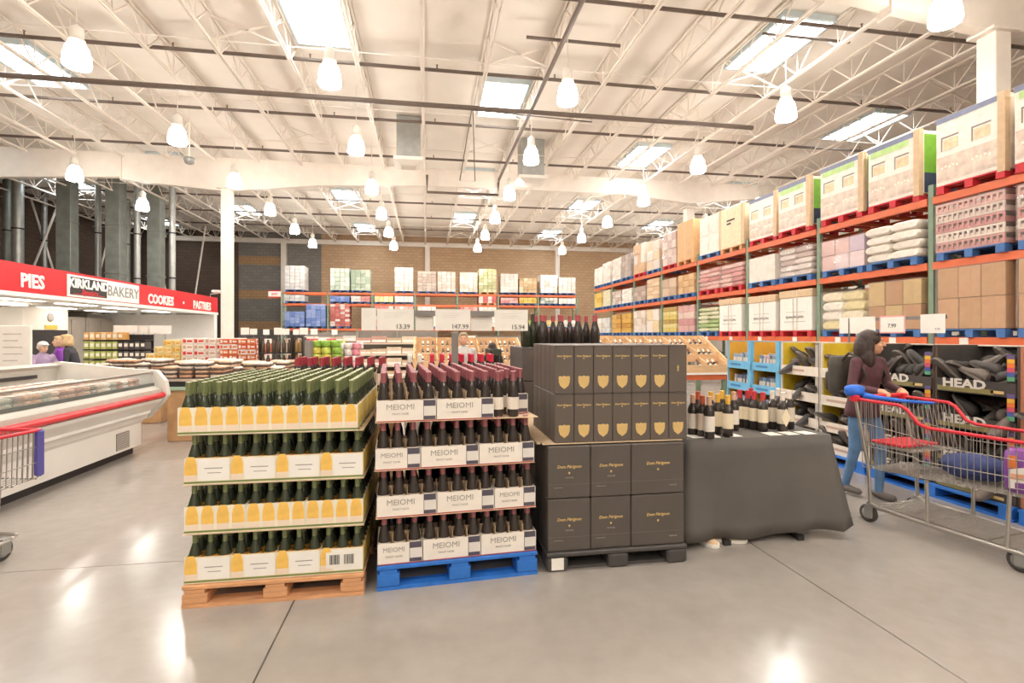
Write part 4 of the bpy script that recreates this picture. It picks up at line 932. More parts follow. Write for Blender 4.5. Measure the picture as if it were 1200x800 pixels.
y0, y1, ym = YX(78, FX), YX(162, FX), YX(124, FX)
lb = thing('bakery_sign_board', 'white-framed black and white bakery name board on the red fascia', 'sign', (FX + .003, 0, FZ0 + .02))
part('frame', MB().box(0, .02, y0, y1, 0, .52), WHITEP, lb)
part('black_panel', MB().box(.02, .024, y0 + .08, ym, .05, .47), BLACKP, lb)
ob('lettering', T_KIRK, lb, (.026, (y0 + .08 + ym) / 2, .32), R(90)); ob('lettering', T_SIGN, lb, (.026, (y0 + .08 + ym) / 2, .13), R(90)); part('red_rule', MB().box(.024, .026, y0 + .2, ym - .1, .07, .085), REDTX, lb)
ob('lettering', T_BAK, lb, (.022, (ym + y1) / 2, .25), R(90))
tl = thing('track_light_bracket', 'small white bracket light on top of the fascia end', 'light', (FX, FY1 - .6, FZ1)); part('arm', MB().tube([(-.04, 0, 0), (-.04, 0, .1), (.25, 0, .14)], .02, 6), WHITEP, tl); part('head', MB().cbox(.12, .4, -.35, .1, .14, .24, .02), WHITEP, tl)
sf = thing('bakery_soffit', 'white soffit behind the red fascia', 'soffit', (FX, 0, 0)); part('panel', MB().box(-4.48, -.1, FY0, FY1, FZ0 - .05, FZ0 + .05), WHITEP, sf)
part('roof_edge', MB().box(-4.48, -.1, FY0, FY1, FZ0 + .051, FZ1 - .05), M('soffit_top', '8a7c70', .8, var=.05), sf)
STR = M('fluorescent_strip', 'fff8ee', .5, var=0, emit=STRIP)
n = 0
for y in (9.5, 11.5, 13.5, 15.5, 17.5, 19.6):
    for x in (-.9, -2.6):
        n += 1; t = thing('fluorescent_light', 'white fluorescent strip in the bakery soffit, number %s from the near end' % ORD[n - 1], 'light', (FX + x, y, FZ0 - .05), 0, 'bakery soffit lights')
        part('housing', MB().box(-.2, .2, -.62, .62, -.03, 0), WHITEP, t); part('tube_panel', MB().box(-.17, .17, -.58, .58, -.04, -.03), STR, t)
BK = M('bakery_steel', 'b5aca0', .35, metal=.4, var=.1, scale=2)
struct('wall_bakery_back', MB().box(-13.0, -12.8, 6, 23.0, 0, 2.4), M('bakery_wall', 'b3a898', .5, var=.06, scale=1.5))
struct('wall_bakery_end', MB().box(-12.8, FX - .02, FY1 - .3, FY1, 0, FZ0 - .09), WHITEP)
struct('wall_bakery_corner', MB().box(-10.6, -10.3, FY1 - 3.5, FY1 - .31, 0, FZ0 - .09), OFFW) if False else None
ov = thing('bakery_oven', 'tall white bakery oven with dark opening', 'oven', (-10.6, 15.2, 0))
part('body', MB().cbox(-.9, .9, -.8, .8, 0, 2.2, .02), OFFW, ov); part('opening', MB().box(.9, .91, -.7, .75, .9, 1.62), BLACKP, ov); part('opening_front', MB().box(-.7, .7, -.81, -.8, .9, 1.5), BLACKP, ov)
part('dial', MB().lathe([(.11, 0), (.11, .02), (.07, .025)], 14), INKL, ov).matrix_local = Matrix.Translation((.9, .1, 1.95)) @ Matrix.Rotation(R(90), 4, 'Y')
part('yellow_label', MB().box(.9, .915, -.1, .35, 1.64, 1.75), colmat('e6b04a'), ov)
for k, y in enumerate((17.6, 19.4, 21.0)):
    t = thing('steel_cabinet', 'steel bakery cabinet along the back wall, %s from the near end' % ORD[k], 'cabinet', (-12.2, y, 0)); part('body', MB().cbox(-.5, .5, -.75, .75, .05, 2.1, .02), BK, t); part('door', MB().cbox(.501, .53, -.7, -.02, .15, 2.0, .01), BK, t); part('door', MB().cbox(.501, .53, .02, .7, .15, 2.0, .01), BK, t)
    part('foot', MB().box(-.45, .45, -.7, .7, 0, .049), BLACKP, t)
# ducts rising beyond the bakery
DUCT = M('duct_steel', '8b8f88', .5, metal=.4, var=.15, scale=3); DUCTS = ((21, 25, .2, 0), (79, 24.5, .27, 1), (115, 25.5, .12, 0), (136, 25, .28, 1), (161, 25.5, .13, 0), (183, 26, .26, 1), (202, 25, .13, 0), (8, 25.5, .14, 0), (52, 28, .12, 0), (147, 28.5, .2, 0))
for k, (u, y, r, sq) in enumerate(DUCTS):
    t = thing('exhaust_duct', '%s exhaust duct rising beyond the bakery, %s from left' % ('wide square' if sq else 'slim round', ORD[sorted(q[0] for q in DUCTS).index(u)]), 'duct', (XY(u, y), y, 0)); hh = ZT - .05
    if sq: part('duct_run', MB().cbox(-r, r, -r, r, 0, hh, .01), DUCT, t); [part('flange', MB().cbox(-r - .03, r + .03, -r - .03, r + .03, z, z + .05, .005), DUCT, t) for z in (hh * .5, hh * .75)]
    else: part('duct_run', MB().lathe([(r, 0), (r, hh)], 12), STEEL if k % 2 == 0 else DUCT, t); [part('clamp', MB().lathe([(r + .02, z), (r + .02, z + .06)], 12), BLACKP, t) for z in (hh * .48, hh * .72)]
for k, (u, y, dxx) in enumerate(((30, 26, 1.5), (70, 28, -1.2), (110, 30, 1.0), (195, 30, -.8), (228, 33, .6))):
    x = XY(u, y); t = thing('roof_brace', 'pale diagonal roof brace beyond the bakery, %s from left' % ORD[k], 'brace', (x, y, 3.6)); part('strut', MB().tube([(0, 0, 0), (dxx, 0, 4.3)], .05, 6), CREAM, t); part('shoe', MB().box(-.1, .1, -.1, .1, -3.6, .02), M('brace_post', '75685c', .7, var=.05), t)

# ================================================================== refrigerated chest case on the left
CX = -3.6; CY0, CY1 = 4.35, 7.42
WH1 = M('case_white', 'ece8e1', .35, var=.03, scale=2); GRY = M('case_grey', 'c9c4ba', .35, var=.05); BUMP = M('red_bumper', 'd8333a', .35, var=.04); GLS = M('case_glass', 'aebab6', .05, var=0, alpha=.2)
rc = thing('refrigerated_case', 'long white refrigerated chest case with red bumper', 'refrigerator', (CX, 0, 0))
part('plinth', MB().box(-1.0, -.08, CY0 + .05, CY1 - .15, 0, .1), BLACKP, rc)
part('lower_body', MB().prism([(0, .1), (0, .38), (.03, .42), (-1.1, .42), (-1.1, .1)], CY0, CY1 - .12, 'y'), WH1, rc)
part('flared_body', MB().prism([(.03, .421), (.06, .5), (.2, .64), (.22, .68), (.1, .685), (-1.1, .6), (-1.1, .421)], CY0, CY1 - .05, 'y'), WH1, rc)
part('trim_rail', MB().box(.07, .1, CY0, CY1 - .1, .5, .53), WHITEP, rc)
part('red_bumper', MB().tube([(.215, CY0, .72), (.215, CY1 + .0, .72)], .035, 10), BUMP, rc)
part('steel_sill', MB().prism([(.1, .686), (.2, .686), (.2, .8), (.13, .84), (.06, .84)], CY0, CY1 - .05, 'y'), GRY, rc)
part('front_glass', MB().prism([(.1, .841), (.108, .841), (.09, 1.0), (.08, 1.0)], CY0, CY1 - .06, 'y'), GLS, rc)
part('dark_seam', MB().prism([(.108, .842), (.125, .842), (.122, .88), (.108, .88)], CY0, CY1 - .06, 'y'), M('seam_grey', '5f635e', .4, var=.05), rc); part('glass_rail', MB().prism([(.07, 1.0), (.1, 1.0), (.1, 1.02), (.07, 1.02)], CY0, CY1 - .05, 'y'), CHROME, rc)
part('tank_floor', MB().box(-1.05, .05, CY0, CY1 - .1, .82, .84), WHITEP, rc)
part('back_wall', MB().prism([(-1.1, .6), (-1.02, .6), (-1.0, 1.08), (-.94, 1.12), (-1.1, 1.14)], CY0, CY1, 'y'), GRY, rc)
part('air_slot', MB().box(-1.005, -.985, CY0, CY1 - .4, .98, 1.02), BLACKP, rc)
endp = [(-1.1, .42), (.04, .42), (.2, .6), (.27, .72), (.24, .9), (.13, 1.04), (-.2, 1.06), (-1.0, 1.16), (-1.1, 1.14)]
part('end_panel', MB().prism(endp, CY1 - .04, CY1 + .05, 'y'), M('end_panel_white', 'dedad2', .4, var=.03), rc)
gy0, gy1 = YX(136, CX), YX(151, CX)
part('vent_grille', MB().box(0, .006, gy0, gy1, .13, .33), M('grille_grey', '8d8780', .5, var=.1), rc)
m = MB()
for k in range(9): m.box(.006, .012, gy0, gy1, .14 + k * .021, .148 + k * .021)
part('grille_slats', m, GRY, rc)
pm = {}
for k in range(30):
    for r in range(4):
        y = CY0 + .1 + k * .12; x = CX - .1 - r * .22
        if y > CY1 - .2: continue
        c = random.choice(('d9bfa8', 'c99c7c', 'e6d9cb', 'b5826a', 'a9a696', '8f7a6a'))
        me = unit(('pk', c), lambda: MB().cbox(-.1, .1, -.052, .052, 0, .05, .015).box(-.06, .06, -.035, .035, .0505, .052, 1).mesh('food_pack', [colmat(c, .25, var=.2, scale=20), CARDW]))
        tag(ob('food_pack', me, None, (x, y, .842), random.uniform(-.1, .1)), 'flat food pack in the chest case, %s row from glass, %s along' % (ORD[r], ORD[min(k, 19)] if k < 20 else 'far end ' + ORD[k - 20]), 'food pack', 'food packs in the chest case')
        tag(ob('food_pack', me, None, (x, y, .895), random.uniform(-.2, .2)), 'upper food pack in the chest case, %s row, %s along' % (ORD[r], ORD[min(k, 19)] if k < 20 else 'far end ' + ORD[k - 20]), 'food pack', 'food packs in the chest case')

# ================================================================== bakery tables with flat trays of pastries
def tray_table(x0, x1, y0, y1, z, label, cols, n=(4, 4), lay=3):
    t = thing('pastry_table', label, 'table', ((x0 + x1) / 2, y0, 0)); hw = (x1 - x0) / 2
    part('crate_front', MB().cbox(-hw + .05, hw - .05, .05, y1 - y0, 0, z - .16, .01), colmat('c79c70'), t)
    part('green_shelf_edge', MB().box(-hw, hw, 0, y1 - y0, z - .159, z - .11), colmat('9fb8a0'), t); part('dark_gap', MB().box(-hw + .03, hw - .03, .03, y1 - y0, z - .109, z - .035), BLACKP, t); part('table_board', MB().box(-hw, hw, 0, y1 - y0, z - .034, z), colmat('b8a898'), t)
    cw, cdp = 2 * hw / n[0], (y1 - y0) / n[1]
    for a in range(n[0]):
        for r in range(n[1]):
            for l in range(lay - (1 if (a + r) % 3 == 0 else 0)):
                c = random.choice(cols)
                me = unit(('ptr', c, round(cw, 2), round(cdp, 2)), lambda: MB().cbox(-cw * .46, cw * .46, -cdp * .46, cdp * .46, 0, .016, .004).cbox(-cw * .43, cw * .43, -cdp * .43, cdp * .43, .017, .058, .014, 1).mesh('pastry_tray', [colmat('5b4d44'), colmat(c, .3, var=.25, scale=16)]))
                tag(ob('pastry_tray', me, None, ((x0 + x1) / 2 - hw + (a + .5) * cw, y0 + (r + .5) * cdp, z + l * .06), random.uniform(-.06, .06)), 'clear pastry tray, layer %s, %s from left, %s row, %s' % (('one', 'two', 'three', 'four')[l], ORD[a], ORD[r], label.split(' with')[0]), 'pastry tray', 'pastry trays on ' + label.split(' with')[0])
PAS = ('e9cdb4', 'e2b999', 'f0dccb', 'd9a684', 'ecd8c9')
tray_table(XY(189, 7.9), XY(262, 7.9), 7.9, 9.1, .88, 'near pastry table with green edge', PAS, (4, 4), 4)
tray_table(XY(262, 8.3) + .05, XY(330, 8.3), 8.3, 9.3, .84, 'second pastry table with flat trays', PAS, (4, 3), 4)
tray_table(XY(110, 9.6), XY(190, 9.6), 9.6, 10.4, .9, 'third pastry table with flat trays', PAS, (5, 3), 3)
# boxes of pies: yellow steps, red-and-white stacks
def box_wall(name, label, cat, x0, y, n, cw, ch, dp, rows, cols, z0, pr, step=0):
    t = thing('stack_base', 'low dark base under the ' + label, 'base', (x0 + n * cw / 2, y, 0)); part('base_block', MB().box(-n * cw / 2, n * cw / 2, .02, dp, 0, z0 - .02), colmat('7a6a5e'), t); part('base_top', MB().box(-n * cw / 2, n * cw / 2, 0, dp, z0 - .0199, z0 - .001), colmat('a08c7a'), t)
    for r in range(rows):
        for a in range(n):
            if step and a < r * step: continue
            c, p = cols[(r + (a // 2)) % len(cols)]
            me = unit(('bw', name, c, p), lambda: MB().cbox(.003, cw - .003, 0, dp - .02, .002, ch - .002, .005).box(.02, cw * .35, -.002, 0, ch * .25, ch * .8, 1).box(cw * .45, cw - .02, -.002, 0, ch * .35, ch * .65, 1).mesh(name, [colmat(c, .5), colmat(p, .5)]))
            tag(ob(name, me, None, (x0 + a * cw, y, z0 + r * ch)), '%s, layer %s from bottom, %s from left' % (label[:-2] if label.endswith('es') else label, ('one', 'two', 'three', 'four', 'five', 'six', 'seven')[r], ORD[a]), cat, label)
box_wall('yellow_carton', 'stepped yellow bakery boxes', 'box', XY(160, 11), 11.0, 6, .155, .13, .5, 4, (('f0d48a', 'e6a93a'), ('f2dea6', 'e8bc5c')), .88, 0, 1)
box_wall('pie_carton', 'red and white pie boxes', 'box', XY(213, 10.7), 10.7, 5, .2, .115, .5, 5, (('efe2d8', 'd0342f'), ('f2e8de', 'c9a890')), .86, 0)
box_wall('waffle_carton', 'orange and white snack boxes', 'box', XY(257, 10.5), 10.5, 5, .16, .1, .5, 6, (('e07a4a', 'f0e2d6'), ('efe4da', 'd9693e'), ('d8633c', 'f2e8de')), .82, 0)
# dark shelf with green, black and blue packs
gx0, gx1, gy = XY(97, 14.4), XY(170, 14.4), 14.4
t = thing('pack_shelf', 'dark shelf of green and blue packs before the bakery', 'shelf', ((gx0 + gx1) / 2, gy, 0)); hw = (gx1 - gx0) / 2
part('back_panel', MB().box(-hw, hw, .4, .43, 0, 1.5), BLACKP, t)
for z in (.42, .66, .9, 1.14, 1.37): part('shelf_board', MB().box(-hw, hw, 0, .399, z - .025, z), BLACKP, t)
for k, z in enumerate((.42, .66, .9, 1.14, 1.37)):
    for c in range(11):
        cc = ('7f92b5', '8aa0c4')[c % 2] if (k < 2 and c > 4) else (('a8b05a', 'c3c476')[c % 2] if c < 6 and k < 4 else (('4c4644', '6a625e')[c % 2] if k < 4 else ('d9a25c', 'e6c08a')[c % 2]))
        if k == 4 and c > 6: continue
        me = unit(('sp', cc), lambda: MB().cbox(0, 2 * hw / 11 - .012, 0, .3, 0, .19, .008).box(.02, 2 * hw / 11 - .03, -.002, 0, .06, .14, 1).mesh('shelf_pack', [colmat(cc, .4), colmat('e3ddcf', .5)]))
        tag(ob('shelf_pack', me, None, (gx0 + c * 2 * hw / 11 + .005, gy + .02, z)), 'pack %s from left on shelf %s of the dark bakery shelf' % (ORD[c], ('one', 'two', 'three', 'four', 'five')[k]), 'pack', 'packs on the dark bakery shelf')
cm2 = MB().box(-.15, .15, 0, .006, 0, .22).box(-.008, .008, .007, .014, -.2, .2, 1).mesh('shelf_card', [CARDW, GREYS])
for k, u in enumerate((134, 150, 162, 174, 188)): tag(ob('shelf_card', cm2, None, (XY(u, 14.6), 14.6 + .25, 1.5 + .02)), 'white card standing on the dark bakery shelf, %s from left' % ORD[k], 'sign', 'cards on the bakery shelf')
bp = thing('bakery_menu_board', 'tall white menu board standing behind the chest case', 'board', (XY(17, 7.6), 7.6, 0)); part('panel', MB().cbox(-.18, .18, 0, .04, .6, 1.62, .008), CARDW, bp); part('stand', MB().box(-.03, .03, .01, .035, 0, .599), GREYS, bp)
m = MB()
for k in range(9): m.box(-.13, random.uniform(.03, .13), -.002, 0, 1.5 - k * .085, 1.515 - k * .085)
part('printed_lines', m, colmat('cfc2b8'), bp); part('price_patch', MB().box(-.12, .08, -.002, 0, .9, .99), colmat('e3b49a'), bp)
br = thing('bread_rack', 'dark rack of loaves at the far left', 'rack', (XY(-14, 8.6), 8.6, 0)); [part('post', MB().box(s * .29 - .01, s * .29 + .01, y, y + .02, 0, 1.5), BLACKP, br) for s in (-1, 1) for y in (0, .38)]
for z in (.7, .9, 1.1, 1.3): part('shelf_board', MB().box(-.28, .28, 0, .4, z - .02, z), BLACKP, br)
lm = MB().ell((0, 0, .06), (.075, .16, .065), 10, 6).mesh('bread_loaf', colmat('c08a58', .6, var=.2))
for k, z in enumerate((.7, .9, 1.1, 1.3)):
    for c in range(3): tag(ob('bread_loaf', lm, None, (XY(-14, 8.6) - .18 + c * .18, 8.8, z - .002)), 'brown loaf %s from left on shelf %s of the bread rack' % (ORD[c], ('one', 'two', 'three', 'four')[k]), 'bread', 'loaves on the bread rack')
# ================================================================== sports display bins on the right (fronts at x = 4.66, facing -x)
BXF = 4.66; TIER = (1.03, .71, .40, .16)
SKY = M('sky_blue_card', '6fb6dc', .5, var=.08); YIN = M('yellow_card', 'e6c437', .5, var=.06); OIN = M('amber_card', 'e3a93f', .5, var=.06); CRM = M('cream_card', 'e6dccd', .55, var=.06); BRN = M('brown_card', '5b4a40', .55, var=.08); OLV = M('olive_card', '8a7f4e', .5, var=.1); DRK = M('dark_card', '45403d', .5, var=.08); OBR = M('orange_brown_card', 'b8795a', .5, var=.08)
RB = [M('stripe_' + c, c, .5, var=0) for c in ('6a5a8c', 'e8b43c', 'e87a3c', 'd0506c', '4a5aa0', '5aa078')]
SHB = [M('shoe_' + c, c, .55, var=.12, scale=20) for c in ('35312f', '3f3a37', '4d4743', '6d6158')]; SOLE = M('shoe_sole', '6a625b', .6, var=.08)
SHM = [shoe_mb(.26, .09, .1).mesh('sports_shoe', [m_, SOLE]) for m_ in SHB]
PKM = [MB().cbox(-.05, .05, 0, .02, 0, .2, .004).box(-.035, .035, -.002, 0, .06, .15, 1).mesh('hanging_pack', [M('pack_' + c, c, .4, var=.1), CRM]) for c in ('9aa9b8', '6d8fb0', 'c9b0b4', '5f6f86')]
def bin_unit(yc, wid, style, label, dep=.55):
    """local: front -y, +x is the right-hand side seen from the aisle"""
    t = thing('display_bin_tower', label, 'display', (BXF, yc, .121), R(-90)); hw = wid / 2 - .006; top = 1.405 - .121
    frame, inner, lip = {'blue': (SKY, OIN, SKY), 'yellow': (CRM, YIN, CRM), 'head': (BRN, DRK, OLV), 'brown': (OBR, DRK, OBR)}[style]
    part('back_panel', MB().box(-hw, hw, dep - .015, dep, 0, top), inner, t)
    for s in (-1, 1):
        sp = part('side_panel', MB().box(s * hw - .012, s * hw + .012, 0, dep - .016, 0, top), frame, t)
        part('inner_lining', MB().box(s * (hw - .0135) - .001, s * (hw - .0135) + .001, .02, dep - .03, .02, top - .01), inner, sp)
    if style == 'blue': part('front_post', MB().box(hw - .09, hw - .013, -.006, .0, 0, top), SKY, t)
    if style == 'yellow': 
        part('front_post', MB().box(hw - .07, hw - .013, -.006, .0, 0, top), GREYS, t); part('post_stripe', MB().box(hw - .06, hw - .05, -.008, -.006, .02, top - .03).box(hw - .035, hw - .025, -.008, -.006, .02, top - .03), CRM, t)
    part('top_card', MB().box(-hw + .013, hw - .013, dep - .1, dep - .016, top - .012, top), frame if style == 'blue' else CRM, t)
    n = 0
    for k, z in enumerate(TIER):
        z -= .121
        part('shelf_tray', MB().prism([(.0, z - .035), (dep - .017, z + .02), (dep - .017, z + .03), (.0, z - .025)], -hw + .013, hw - .013, 'x'), frame, t)
        lp = part('front_lip', MB().box(-hw + .013, hw - .013, -.012, .0, z - .04, z + .075), lip if style != 'head' else DRK, t)
        if style == 'head':
            part('olive_band', MB().box(-hw + .03, hw - .18, -.0135, -.012, z - .032, z + .01), OLV, lp)
            ob('lettering', T_HEAD, lp, (-.08, -.014, z + .038)); part('size_tag', MB().box(hw - .2, hw - .1, -.0135, -.012, z - .02, z + .005), colmat('d8b878'), lp)
            for q, mt in enumerate(RB): part('colour_stripe', MB().box(hw - .075, hw - .02, -.016, -.0125, z + .31 - (q + 1) * .036, z + .31 - q * .036 - .002), mt, t)
        else:
            part('printed_name', MB().box(-hw + .1, hw - .25, -.0135, -.012, z + .005, z + .035), M('lip_print_' + style, {'blue': '3f7fb5', 'yellow': 'c2a494', 'brown': '8a5a44'}[style], .5, var=.05), lp)
        if style in ('head', 'yellow', 'brown'):
            ns = 5 if wid > .65 else 4
            for a in range(ns):
                for l in range(3 if style != 'brown' else 1):
                    n += 1; xx = -hw + .11 + a * (2 * hw - .2) / (ns - 1); yy = .1 + l * .15
                    wx, wy = BXF + yy, yc - xx
                    o = ob('sports_shoe', random.choice(SHM), None, (wx, wy, z + .121 + .045 + l * .055), 0)
                    o.rotation_euler = (R(random.choice((-25, 20, -50))), R(random.uniform(-15, 15)), R(random.choice((90, -90, 70, 250, 180, 10))))
                    tag(o, 'dark sports shoe %s along tier %s of the %s%s' % (ORD[a], ('one', 'two', 'three', 'four')[k], label.split(',')[0].replace('tall ', ''), ('', ', middle row', ', rear row')[l]), 'shoe', 'shoes in the ' + label.split(',')[0])
        else:
            for a in range(6):
                for l in range(2):
                    o = ob('hanging_pack', random.choice(PKM), None, (BXF + .06 + l * .14, yc + hw - .1 - a * (2 * hw - .24) / 5, z + .121 - .02 + l * .016), R(-90))
                    o.rotation_euler = (R(0), R(random.uniform(4, 10)), R(-90 + random.uniform(-18, 18)))
                    tag(o, 'grey-blue pack %s along tier %s of the %s%s' % (ORD[a], ('one', 'two', 'three', 'four')[k], label.split(',')[0].replace('tall ', ''), ', rear row' if l else ''), 'pack', 'packs in the ' + label.split(',')[0])
    return t
bin_unit(7.19, .62, 'blue', 'far blue bin tower, beside the wooden display')
bin_unit(6.565, .62, 'blue', 'near blue bin tower, beside the yellow ones')
bin_unit(5.9, .70, 'yellow', 'far yellow bin tower, right of the blue ones')
bin_unit(5.195, .70, 'yellow', 'near yellow bin tower, behind the woman')
bin_unit(4.485, .71, 'head', 'left black-and-olive bin tower, right of the woman')
bin_unit(3.775, .70, 'head', 'right black-and-olive bin tower, beyond the cart')
bin_unit(3.065, .70, 'brown', 'brown bin tower, at the right edge')
def blue_pal(y0, y1, label):
    t = thing('blue_pallet', label, 'pallet', (BXF - .05, (y0 + y1) / 2, 0), R(-90)); w = y1 - y0 - .03; h = .118
    for k in range(5): part('deck_board', MB().box(-w / 2, w / 2, k * .24, k * .24 + .16, h - .02, h), BLUEP, t)
    for x in (-w / 2 + .06, 0, w / 2 - .06):
        part('stringer', MB().box(x - .05, x + .05, 0, 1.12, .02, h - .021), BLUEP, t)
    part('base_board', MB().box(-w / 2, w / 2, 0, .1, 0, .019), BLUEP, t); part('base_board', MB().box(-w / 2, w / 2, 1.0, 1.1, 0, .019), BLUEP, t)
blue_pal(6.25, 7.52, 'blue pallet under the sky-blue bin towers'); blue_pal(4.84, 6.25, 'blue pallet under the yellow bin towers'); blue_pal(3.42, 4.84, 'blue pallet under the black-and-olive bin towers'); blue_pal(2.7, 3.42, 'blue pallet under the brown bin tower')
# back-to-back cartons behind the bins
for k, (y0, y1) in enumerate(((3.45, 4.8), (4.87, 6.2), (6.28, 7.45))):
    t = thing('reserve_carton', 'plain brown reserve carton behind the bin towers, %s from near' % ORD[k], 'carton', (BXF + .6, (y0 + y1) / 2, .119)); hw = (y1 - y0) / 2; part('box_body', MB().cbox(0, .42, -hw, hw, 0, 1.2, .01), KRAFT, t); part('tape', MB().box(.18, .24, -hw, hw, 1.2, 1.201), KRAFTL, t)
# price cards over the bins, facing the aisle
CXP = 4.95; ry0, ry1 = YX(1108, CXP), YX(984, CXP)
rl = thing('card_rail', 'slim grey rail carrying price cards above the bin towers', 'rail', (CXP + .012, (ry0 + ry1) / 2, 0)); part('bar', MB().box(-.008, .008, -(ry1 - ry0) / 2, (ry1 - ry0) / 2, 1.655, 1.69), GREYS, rl)
for s in (-.5, .5): part('post', MB().box(-.008, .008, s * (ry1 - ry0) * .8 - .008, s * (ry1 - ry0) * .8 + .008, 1.407, 1.654), GREYS, rl)
for u0, u1, tx, lab, pink in ((984, 994, None, 'narrow white card at the far end of the bin rail', 0), (996, 1026, T_P4, 'white price card left of the pink-edged one over the bins', 0), (1031, 1061, T_PR, 'pink-edged white price card above the woman', 1), (1079, 1108, T_P4, 'white price card at the near end of the bin rail', 0)):
    ya, yb = YX(u0, CXP), YX(u1, CXP); t = thing('price_card', lab, 'price sign', (CXP, (ya + yb) / 2, 1.515), R(-90), 'cards on the bin rail'); hw = (ya - yb) / 2
    part('card', MB().box(-hw, hw, -.004, .0, 0, .19), CARDW, t)
    if pink: part('pink_edge', MB().box(-hw, hw, -.0048, -.004, 0, .014).box(-hw, hw, -.0048, -.004, .176, .19).box(-hw, -hw + .014, -.0048, -.004, .014, .176).box(hw - .014, hw, -.0048, -.004, .014, .176), colmat('f0a8a8'), t)
    if tx: ob('lettering', tx, t, (0 if pink else hw * .4, -.005, .08 if pink else .04))

# ================================================================== shopping carts
CARTRED = M('cart_red', 'd8303c', .35, var=.04); CARTBL = M('cart_corner_blue', '5a55a0', .4, var=.05)
def make_cart(label):
    t = thing('shopping_cart', label, 'shopping cart'); W = .005
    for s in (-1, 1):
        part('side_tube', MB().tube([(s * .27, -.03, .16), (s * .27, .05, .135), (s * .25, .5, .125), (s * .22, .95, .12), (s * .16, 1.06, .12)], .015, 8), CHROME, t)
        part('rear_upright', MB().tube([(s * .27, -.01, .15), (s * .272, -.02, .42), (s * .275, -.13, .985)], .014, 8), CHROME, t)
        part('mid_upright', MB().tube([(s * .25, .4, .14), (s * .255, .4, .445)], .013, 8), CHROME, t)
        part('front_upright', MB().tube([(s * .225, .86, .135), (s * .235, .88, .485)], .012, 8), CHROME, t)
        part('top_rim', MB().tube([(s * .275, -.12, .975), (s * .272, .22, .965), (s * .268, .27, .94), (s * .262, .35, .845), (s * .258, .42, .825), (s * .235, 1.16, .825)], .013, 8), CARTRED, t)
        part('corner_bumper', MB().cbox(s * .235 - .025, s * .235 + .025, 1.13, 1.18, .5, .83, .012), CARTBL, t)
        m = MB()
        def top(y): return .97 if y < .25 else (.97 - (y - .25) * 1.35 if y < .35 else .83)
        def bot(y): return .43 + .06 * max(0, y) / 1.15
        def sx(y): return s * (.272 - .032 * max(0, y) / 1.15)
        for k in range(33):
            y = -.08 + k * .0385; m.tube([(sx(y) * .96, y, bot(y)), (sx(y), y - (.04 if y < .3 else 0) * 0, top(y))], .0032, 4)
        for f in (.33, .66): m.tube([(sx(y), y, bot(y) + (top(y) - bot(y)) * f) for y in (-.08, .3, .36, .7, 1.15)], .0035, 4)
        part('side_wires', m, CHROME, t, kind='stuff')
    part('front_tube', MB().tube([(-.16, 1.06, .12), (0, 1.08, .12), (.16, 1.06, .12)], .015, 8), CHROME, t)
    part('front_rim', MB().tube([(-.235, 1.16, .825), (.235, 1.16, .825)], .013, 8), CARTRED, t)
    m = MB()
    for k in range(14): x = -.25 + k * .5 / 13; m.tube([(x, -.08, .428), (x * .9, 1.15, .49)], .0032, 4)
    for k in range(8): y = -.05 + k * .17; m.tube([(-.255 + .02 * y, y, .425 + .052 * y), (.255 - .02 * y, y, .425 + .052 * y)], .004, 4)
    part('basket_floor', m, CHROME, t, kind='stuff')
    m = MB()
    for k in range(13): x = -.225 + k * .45 / 12; m.tube([(x, 1.15, .49), (x, 1.16, .82)], .0032, 4); m.tube([(x * 1.15, -.08, .43), (x * 1.15, -.1, .96)], .0032, 4)
    part('end_wires', m, CHROME, t, kind='stuff')
    m = MB()
    for k in range(12): x = -.24 + k * .48 / 11; m.tube([(x, .3, .62), (x, .24, .955)], .0032, 4); m.tube([(x, -.07, .62), (x, .3, .62)], .0032, 4)
    part('child_seat_wires', m, CHROME, t, kind='stuff')
    part('child_seat_flap', MB().cbox(-.2, .2, -.06, .2, .63, .65, .006), CARTRED, t)
    m = MB()
    for k in range(15): x = -.22 + k * .44 / 14; m.tube([(x, .02, .15), (x * .85, 1.04, .13)], .0045, 4)
    for y in (.05, .4, .75, 1.0): m.tube([(-.25, y, .143), (.25 - .03 * y, y, .143)], .006, 4)
    part('lower_rack', m, CHROME, t, kind='stuff')
    hd = part('handle', MB().tube([(-.29, -.15, .985), (.29, -.15, .985)], .018, 10), CARTRED, t)
    for s in (-1, 1): part('handle_bracket', MB().cbox(s * .275 - .02, s * .275 + .02, -.17, -.1, .95, 1.005, .008), CARTRED, hd)
    for s, y, x in ((-1, 0, .26), (1, 0, .26), (-1, .95, .205), (1, .95, .205)):
        c = part('caster_fork', MB().box(s * x - .024, s * x - .018, y - .05, y + .015, .04, .125).box(s * x + .018, s * x + .024, y - .05, y + .015, .04, .125).box(s * x - .024, s * x + .024, y - .04, y + .02, .1251, .14), STEEL, t)
        wl = part('wheel', MB().lathe([(.03, -.014), (.06, -.016), (.07, -.01), (.07, .01), (.06, .016), (.03, .014)], 20, m=0).lathe([(.0, -.017), (.046, -.017), (.046, .017), (.0, .017)], 16, m=1), [RUBBER, STEEL], c)
        wl.matrix_local = Matrix.Translation((s * x, y - .03, .0705)) @ Matrix.Rotation(R(90), 4, 'Y')
    return freeze(t)
CPHI = R(189.2); CO = (3.76, 3.66)
cart = make_cart('steel shopping cart with red rim, pushed by the woman on the right'); cart.location = (*CO, 0); cart.rotation_euler = (0, 0, CPHI)
cart2 = copy_tree(cart, (-3.17, 3.08, 0), R(-11.5), 'steel shopping cart whose front corner shows at the lower left edge')
def CW(x, y, z): return (CO[0] + x * math.cos(CPHI) - y * math.sin(CPHI), CO[1] + x * math.sin(CPHI) + y * math.cos(CPHI), z)
